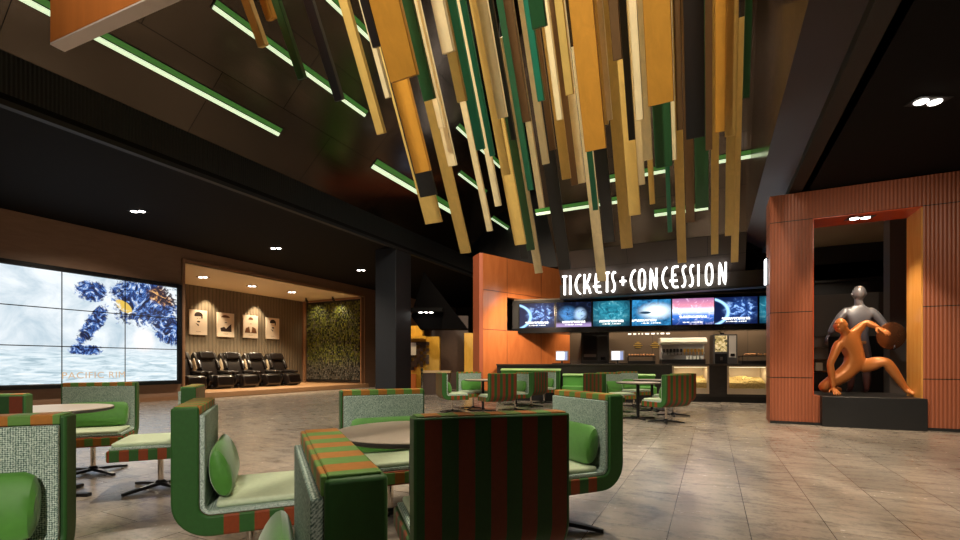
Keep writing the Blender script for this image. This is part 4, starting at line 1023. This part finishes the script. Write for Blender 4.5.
# standing mannequin behind, seen from the back
YM = 11.25
def mp(px, py, dy=0.): return PY(px, py, YM+dy)
pel = mp(858, 347); hip = [mp(852, 352), mp(865, 352)]; kn = [mp(851, 373, .02), mp(866.5, 373, .02)]; an = [mp(850.5, 391), mp(867, 391)]
for q in an: q.z = base+.10
toe = [Vector((q.x, q.y+.17, base+.04)) for q in an]
ab, chs, nck, hd = mp(858, 334), mp(858, 319), mp(858.5, 305), mp(859, 294)
shd = [mp(845, 311), mp(872, 311)]; elb = [mp(836, 324, -.05), mp(883, 324, -.05)]; wr = [mp(829.5, 334, -.05), mp(892, 340, -.12)]
pts = [pel, ab, chs, nck, hd]; rad = [.155, .15, .20, .07, .08]; ed = [(0, 1), (1, 2), (2, 3), (3, 4)]
for s in (0, 1):
    i = len(pts); pts += [shd[s], (shd[s]+elb[s])/2, elb[s], (elb[s]*2+wr[s])/3, wr[s]]; rad += [.115, .09, .075, .072, .050]; ed += [(2, i), (i, i+1), (i+1, i+2), (i+2, i+3), (i+3, i+4)]
    i = len(pts); pts += [hip[s], (hip[s]+kn[s])/2, kn[s], (kn[s]*2+an[s])/3, an[s], toe[s]]; rad += [.125, .11, .075, .075, .048, .038]; ed += [(0, i)]+[(i+k, i+k+1) for k in range(5)]
chains = [(pts, rad, ed)]
me = skin_mesh('body', chains); org = Vector((pel.x, YM, base)); me.transform(Matrix.Translation(-org))
hm = MB()
for s in (0, 1): hand(hm, wr[s]-org, wr[s]-elb[s], Vector((-(1-2*s), -.3, .3)), .21, .55, 1-2*s)
hc = hd-org+Vector((0, 0, .015)); hm.sphere(hc, .125, 18, 12, 0, (.86, 1, 1.15))
for s in (-1, 1): hm.sphere(hc+Vector((s*.108, 0, -.02)), .03, 8, 6, 0, (.5, .8, 1.1))
hm.tube([hc+Vector((0, .115, .02)), hc+Vector((0, .145, -.02)), hc+Vector((0, .12, -.035))], [.01, .017, .01], 8)
bmh = bmesh.new(); bmh.from_mesh(me); t2 = bpy.data.meshes.new('h'); t2.from_pydata([tuple(v) for v in hm.v], [], hm.f); bmh.from_mesh(t2)
for f in bmh.faces: f.smooth = True
bmesh.ops.recalc_face_normals(bmh, faces=bmh.faces); bmh.to_mesh(me); bmh.free()
def manq():
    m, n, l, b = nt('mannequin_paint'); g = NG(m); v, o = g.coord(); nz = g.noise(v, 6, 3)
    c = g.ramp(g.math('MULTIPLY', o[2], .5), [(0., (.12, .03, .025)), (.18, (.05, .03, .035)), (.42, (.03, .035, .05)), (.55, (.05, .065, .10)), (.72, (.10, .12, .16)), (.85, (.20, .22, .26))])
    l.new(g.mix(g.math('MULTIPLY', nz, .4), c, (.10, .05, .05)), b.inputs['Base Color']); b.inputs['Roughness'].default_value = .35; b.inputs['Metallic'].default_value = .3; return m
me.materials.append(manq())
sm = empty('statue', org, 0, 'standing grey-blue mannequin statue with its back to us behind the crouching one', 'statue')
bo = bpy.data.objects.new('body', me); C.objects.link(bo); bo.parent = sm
bl = MB().lathe([(.165, .0), (.172, .03), (.165, .06)], (0, 0, pel.z-base+.05), 24); 
for v in bl.v: v.y *= .85
bl.build('belt', mat('belt_brown', (.16, .07, .03), .4), sm)
# plain bronze disc beside it, held at the right hand
dc = mp(892.5, 336, -.22)
do = MB().lathe([(0, -.02), (.16, -.015), (.25, .01), (.255, .02), (.25, .03), (.15, .005), (0, .0)], (0, 0, 0), 40, axis='y').build('round_disc', mat('disc_bronze', (.17, .075, .038), .22, .7, noise=.4, nscale=7))
do.location = dc+Vector((0, .02, 0)); do.rotation_euler = (.1, 0, .35); tag(do, 'plain round bronze disc at the standing mannequin\'s right hand', 'disc')
lamp('SPOT', (2.4, YP-1.6, CR-.1), 210, (1, .78, .5), .08, spot=50, target=(2.3, 10.6, 1.4))
lamp('SPOT', (2.6, YP-3.6, CR-.1), 150, (1, .80, .6), .1, spot=84, blend=.9, target=(2.3, YP, 2.0))
lamp('SPOT', (3.0, YP+1.6, CR-.1), 120, (1, .6, .3), .08, spot=70, target=(2.3, 10.9, 1.5))

# ------------------------------------------------------------ sloped-ceiling light strips
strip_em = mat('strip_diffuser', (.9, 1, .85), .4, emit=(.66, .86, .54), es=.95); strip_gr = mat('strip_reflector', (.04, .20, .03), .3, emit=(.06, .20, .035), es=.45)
def strip(P, A, U, L, w, label, face=None):
    """trough lying on a slope: A along, U up-slope"""
    A, U = Vector(A).normalized(), Vector(U).normalized(); N = A.cross(U)
    if N.z > 1e-4 or N.x > .99: P = Vector(P)+A*L; A = -A; N = -N
    R = Matrix((A, U, N)).transposed()
    e = empty('light_strip', P, 0, label, 'light strip', 'slot lights in the sloped ceiling'); e.rotation_euler = R.to_euler()
    MB().bx(0, L, 0, w, 0, .012).build('channel', black_matte, e)
    MB().bx(.02, L-.02, .012, w*.42, .0121, .03).build('diffuser', strip_em, e)
    MB().bx(.02, L-.02, w*.52, w-.012, .0121, .02).build('reflector', strip_gr, e)
def slopeL(px, s):   # point on left slope at up-slope distance s seen at px
    X = XE+UL.x*s; Y = onX(px, X)[0]; return Vector((X, Y, ZE+UL.z*s))
def solveL(k):       # slope value -> s
    return (k*(-XE)-(ZE-EYE)*CT)/(UL.z*CT+k*UL.x)
SL = [(.525, -40, 278, .20, 'longest lowest slot light on the left sloped ceiling'), (.575, 370, 452, .30, 'wide low slot light on the left slope beyond the big orange slat'), (.71, 210, 364, .18, 'middle slot light on the left slope crossing behind the thin gold slats'), (.94, 300, 371, .18, 'high slot light on the left slope behind the topmost gold slats'), (.92, 455, 499, .18, 'short high slot light on the left slope near the roof corner'), (.745, 457, 484, .18, 'short slot light on the left slope among the centre slats'), (.655, 490, 512, .18, 'lowest short slot light at the far corner of the left slope')]
for k, a, b_, w_, lb in SL:
    s = solveL(k); P, Q = slopeL(a, s), slopeL(b_, s); P.y = max(P.y, -5)
    N = Vector((0, 1, 0)).cross(UL); off = Vector((UL.z, 0, -UL.x))*.004
    strip(P+off, (0, 1, 0), UL, (Q-P).length, w_, lb)
def slopeB(px, s):
    Y = Y0B+UB.y*s; return Vector((onY(px, Y)[0], Y, Z0B+UB.z*s))
def solveB(k): return (k*Y0B-(Z0B-EYE)*ST)/(UB.z*ST-k*UB.y)
SB = [(.150, 536, 622, 'long slot light on the back slope above the left half of the sign'), (.171, 609, 668, 'upper slot light on the back slope at centre'), (.171, 712, 773, 'upper slot light on the back slope at right'), (.133, 654, 709, 'lower slot light on the back slope above the sign end')]
for k, a, b_, lb in SB:
    s = solveB(k); P, Q = slopeB(a, s), slopeB(b_, s); off = Vector((0, -UB.z, UB.y))*.004
    Q.x = min(Q.x, XR-.02)
    strip(P+off, (1, 0, 0), UB, (Q-P).length, .22, lb)
for y0_, L_, z_, lb in ((3.6, 2.6, 6.0, 'lower slot light on the glossy right wall of the atrium'), (5.0, 2.2, 7.6, 'upper slot light on the glossy right wall of the atrium')):
    strip((XW, y0_, z_), (0, 1, 0), (0, 0, 1), L_, .14, lb)

# ------------------------------------------------------------ hanging slats
def slat_mat(name, col, rough=.35):
    return wood(name, tuple(c*.88 for c in col), tuple(min(1, c*1.08) for c in col), 2.0, (.6, .6, .05), rough, .5, 0)
SC = {'gold': (.60, .40, .115), 'cream': (.84, .70, .42), 'orange': (.56, .26, .035), 'teal': (.012, .17, .10), 'green': (.018, .085, .028), 'black': (.010, .010, .012), 'brown': (.16, .085, .035)}
SM = {k: slat_mat('slat_'+k, v) for k, v in SC.items()}
# lower tip px, py, width px, colour, length, tip height
SLATS = [(263.7, 46.7, 10, 'gold', 2.2, 3.4), (272, 20, 10, 'orange', 2.2, 3.5), (302.6, 79, 9, 'green', 2.4, 3.5), (340, 100.6, 10, 'black', 2.8, 3.5), (381.8, 134, 9.5, 'gold', 4.6, 3.4), (388.8, 98, 6, 'cream', 4.2, 3.6), (378, 47, 10, 'black', 4, 3.6),
 (405, 79, 32, 'orange', 4, 3.35), (423.5, 172, 18, 'orange', 4.4, 3.4), (429, 196, 19, 'black', 3.9, 3.4), (434, 223, 19, 'gold', 4.6, 3.35), (466, 253, 11.5, 'gold', 5, 3.3), (453, 166, 9, 'cream', 3.6, 3.6), (430, 100, 13, 'green', 3.6, 3.7), (442, 128, 6, 'cream', 2.9, 3.9),
 (462.5, 101.7, 10, 'gold', 3.2, 3.8), (449, 53, 13, 'cream', 3.4, 3.7), (481, 149.6, 9, 'teal', 4.4, 3.5), (492.6, 156, 5, 'teal', 4.4, 3.6), (498.5, 206, 6.5, 'cream', 4.6, 3.4), (490, 231, 6, 'cream', 4.6, 3.4), (520.7, 244.5, 12, 'gold', 5, 3.3), (531, 250, 8, 'green', 4.2, 3.35), (539, 273, 8, 'cream', 4.6, 3.2),
 (525, 259, 8, 'black', 4.2, 3.4), (531, 190, 6, 'teal', 4.2, 3.7), (542, 208, 6, 'cream', 4.2, 3.6), (546, 164, 7, 'cream', 4, 3.7), (566.7, 179, 9, 'gold', 4.4, 3.6), (565, 269.5, 12, 'black', 5, 3.25), (602, 281, 9, 'cream', 4.6, 3.0), (596, 150, 21, 'orange', 4.6, 3.4), (595.7, 210, 5, 'teal', 3.2, 3.5), (609.6, 242, 11, 'black', 4, 3.3),
 (635, 215, 11, 'gold', 4.6, 3.4), (627, 248, 11, 'gold', 5, 3.3), (652.5, 204, 5, 'gold', 4, 3.6), (642, 184.6, 6, 'cream', 4, 3.6), (664, 167, 16, 'green', 2.9, 3.5), (670, 232, 4, 'teal', 3.4, 3.4), (682, 262.7, 8, 'gold', 4.6, 3.2), (695.5, 138, 17, 'black', 4, 3.6), (690.4, 222, 8, 'brown', 4, 3.4), (702, 208, 12, 'green', 3.4, 3.5),
 (714.7, 254, 6.5, 'gold', 4.6, 3.3), (729.5, 235.5, 8, 'gold', 4.4, 3.4), (734.5, 262, 6.5, 'gold', 4.4, 3.3), (720, 132, 9, 'orange', 4.2, 3.6), (730.5, 136, 10, 'gold', 4, 3.6), (746, 98, 6, 'green', 3.6, 3.8), (661, 104, 24, 'orange', 4, 3.4), (610, 120, 5, 'cream', 3.6, 3.8), (541.6, 101, 7, 'teal', 4, 3.7), (540, 28, 15, 'green', 3.6, 3.7), (527, 122, 8, 'brown', 4, 3.7),
 (553, 150, 6, 'brown', 4.2, 3.8), (575, 185, 7, 'brown', 4.4, 3.7), (582, 183, 7, 'cream', 4.4, 3.6), (507, 175, 7, 'gold', 4.2, 3.7), (514, 140, 5, 'black', 4, 3.8), (503, 118, 10, 'cream', 4.2, 3.8), (560, 120, 6, 'cream', 4, 3.9), (618, 60, 9, 'brown', 4, 3.7), (632, 140, 6, 'black', 4.2, 3.8), (640, 120, 7, 'cream', 4, 3.8), (648, 160, 9, 'cream', 4, 3.8), (674, 160, 5, 'cream', 4, 3.8), (680, 130, 6, 'brown', 4, 3.9), (709, 150, 6, 'brown', 4, 3.8), (604, 125, 9, 'gold', 4, 3.8), (570, 95, 8, 'gold', 4, 3.9), (586, 110, 8, 'cream', 4, 3.9)]
lean = math.radians(29)
DN = Vector((0, math.sin(lean), -math.cos(lean)))
def ceil_h(x, y):
    hL_ = ZE+(x-XE)*math.tan(AL); hB_ = Z0B+(Y0B-y)*math.tan(AB); return min(ZT, hL_, hB_)
NW = {'gold': 'gold', 'cream': 'cream', 'orange': 'amber orange', 'teal': 'teal', 'green': 'dark green', 'black': 'black', 'brown': 'brown'}
ORD = ['leftmost', 'second', 'third', 'fourth', 'fifth', 'sixth', 'seventh', 'eighth', 'ninth', 'tenth', 'eleventh', 'twelfth', 'thirteenth', 'fourteenth', 'fifteenth', 'sixteenth', 'seventeenth', 'eighteenth', 'nineteenth', 'twentieth']
order = {}
for c in SC:
    for r_, i in enumerate(sorted([i for i, s in enumerate(SLATS) if s[3] == c], key=lambda i: SLATS[i][0])): order[i] = r_
placed = []
for i, (px, py, w_, c, L, zb) in enumerate(SLATS):
    d = dep(py, zb)
    for _ in range(40):                                              # keep real gaps between neighbours
        P = PX(px, d, zb); wd = w_*d/FPX
        pn = P.y*math.cos(lean)+P.z*math.sin(lean)
        if all(abs(pn-n_) > .055 or abs(P.x-x_) > (wd+w2)/2+.004 for x_, n_, w2 in placed): break
        d -= .05; zb = hz(py, d)
    placed.append((P.x, pn, wd))
    up = -DN; top = P+up*L
    ch_ = ceil_h(top.x, top.y)-.12
    while top.z > ch_ and L > 1.2: L -= .1; top = P+up*L; ch_ = ceil_h(top.x, top.y)-.12
    wtxt = 'wide ' if wd > .30 else 'narrow ' if wd < .14 else ''
    od = ORD[order[i]]
    lab = '%s%s slat hanging from the roof, %s' % (wtxt, NW[c], ('leftmost %s one by lower tip' % NW[c] if order[i] == 0 else '%s %s one from the left' % (od, NW[c])))
    e = empty('ceiling_baffle', P, 0, lab, 'ceiling slat', 'hanging ceiling slats')
    R = Matrix.Rotation(lean, 3, 'X'); th_ = .045
    MB().box(R @ Vector((0, 0, L/2)), (wd, th_, L), R).build('board', SM[c], e, bevel=.004, seg=1)
    t_ = R @ Vector((0, 0, L-.03)); cz = ceil_h(P.x+t_.x, P.y+t_.y)-P.z
    MB().tube([t_, (t_.x, t_.y, cz)], .006, 6).build('suspension_cable', black_metal, e)
# big vertical plank at the upper left
d = dep(44.5, 3.35); P = PX(50, d, 3.35); Q = PX(200, d*(50+640)/(200+640), 3.35)
L = (Q-P).length; e = empty('ceiling_baffle', P, math.atan2(Q.y-P.y, Q.x-P.x), 'broad orange plank with lower edge painted as lit, hanging at the upper left corner', 'ceiling slat')
plank_m = slat_mat('plank_orange', (.50, .15, .03), .4)
MB().bx(0, L, 0, .085, .012, 1.3).build('board', plank_m, e, bevel=.004); MB().bx(0, L, 0, .085, 0, .012).build('lit_lower_edge', mat('plank_lit_edge', (.62, .50, .45), .5), e)  # pale strip: light on the bottom face painted as colour
tc_ = ceil_h(P.x, P.y)-3.35
for x in (.15, L-.15): MB().tube([(x, .042, 1.29), (x, .042, 4.5)], .008, 6).build('suspension_cable', black_metal, e)

# lamps that light the slats from the hall side
for (x, y, z, e_, tgt, sp) in ((-2.2, -1.5, 7.6, 3000, (-2.0, 6.0, 4.0), 80), (-4.5, .5, 7.4, 900, (-5, 5.5, 3.5), 75)):
    lamp('SPOT', (x, y, z), e_, (1, .92, .74), .2, spot=sp, blend=.8, target=tgt)

# ------------------------------------------------------------ world, camera
wd = bpy.data.worlds.new('world'); bpy.context.scene.world = wd; wd.use_nodes = True
wd.node_tree.nodes['Background'].inputs[0].default_value = (.5, .55, .6, 1); wd.node_tree.nodes['Background'].inputs[1].default_value = .02
cam = bpy.data.cameras.new('camera'); co = bpy.data.objects.new('camera', cam); C.objects.link(co)
co.location = (0, 0, EYE); co.rotation_euler = (PI/2, 0, TH)
cam.sensor_width = 36; cam.lens = FPX/960*36; cam.shift_y = (HOR-270)/960; cam.clip_start = .05
sc = bpy.context.scene; sc.camera = co
sc.view_settings.view_transform = 'Standard'; sc.view_settings.look = 'None'; sc.view_settings.gamma = 1; sc.view_settings.exposure = 0
sc.view_settings.use_curve_mapping = False
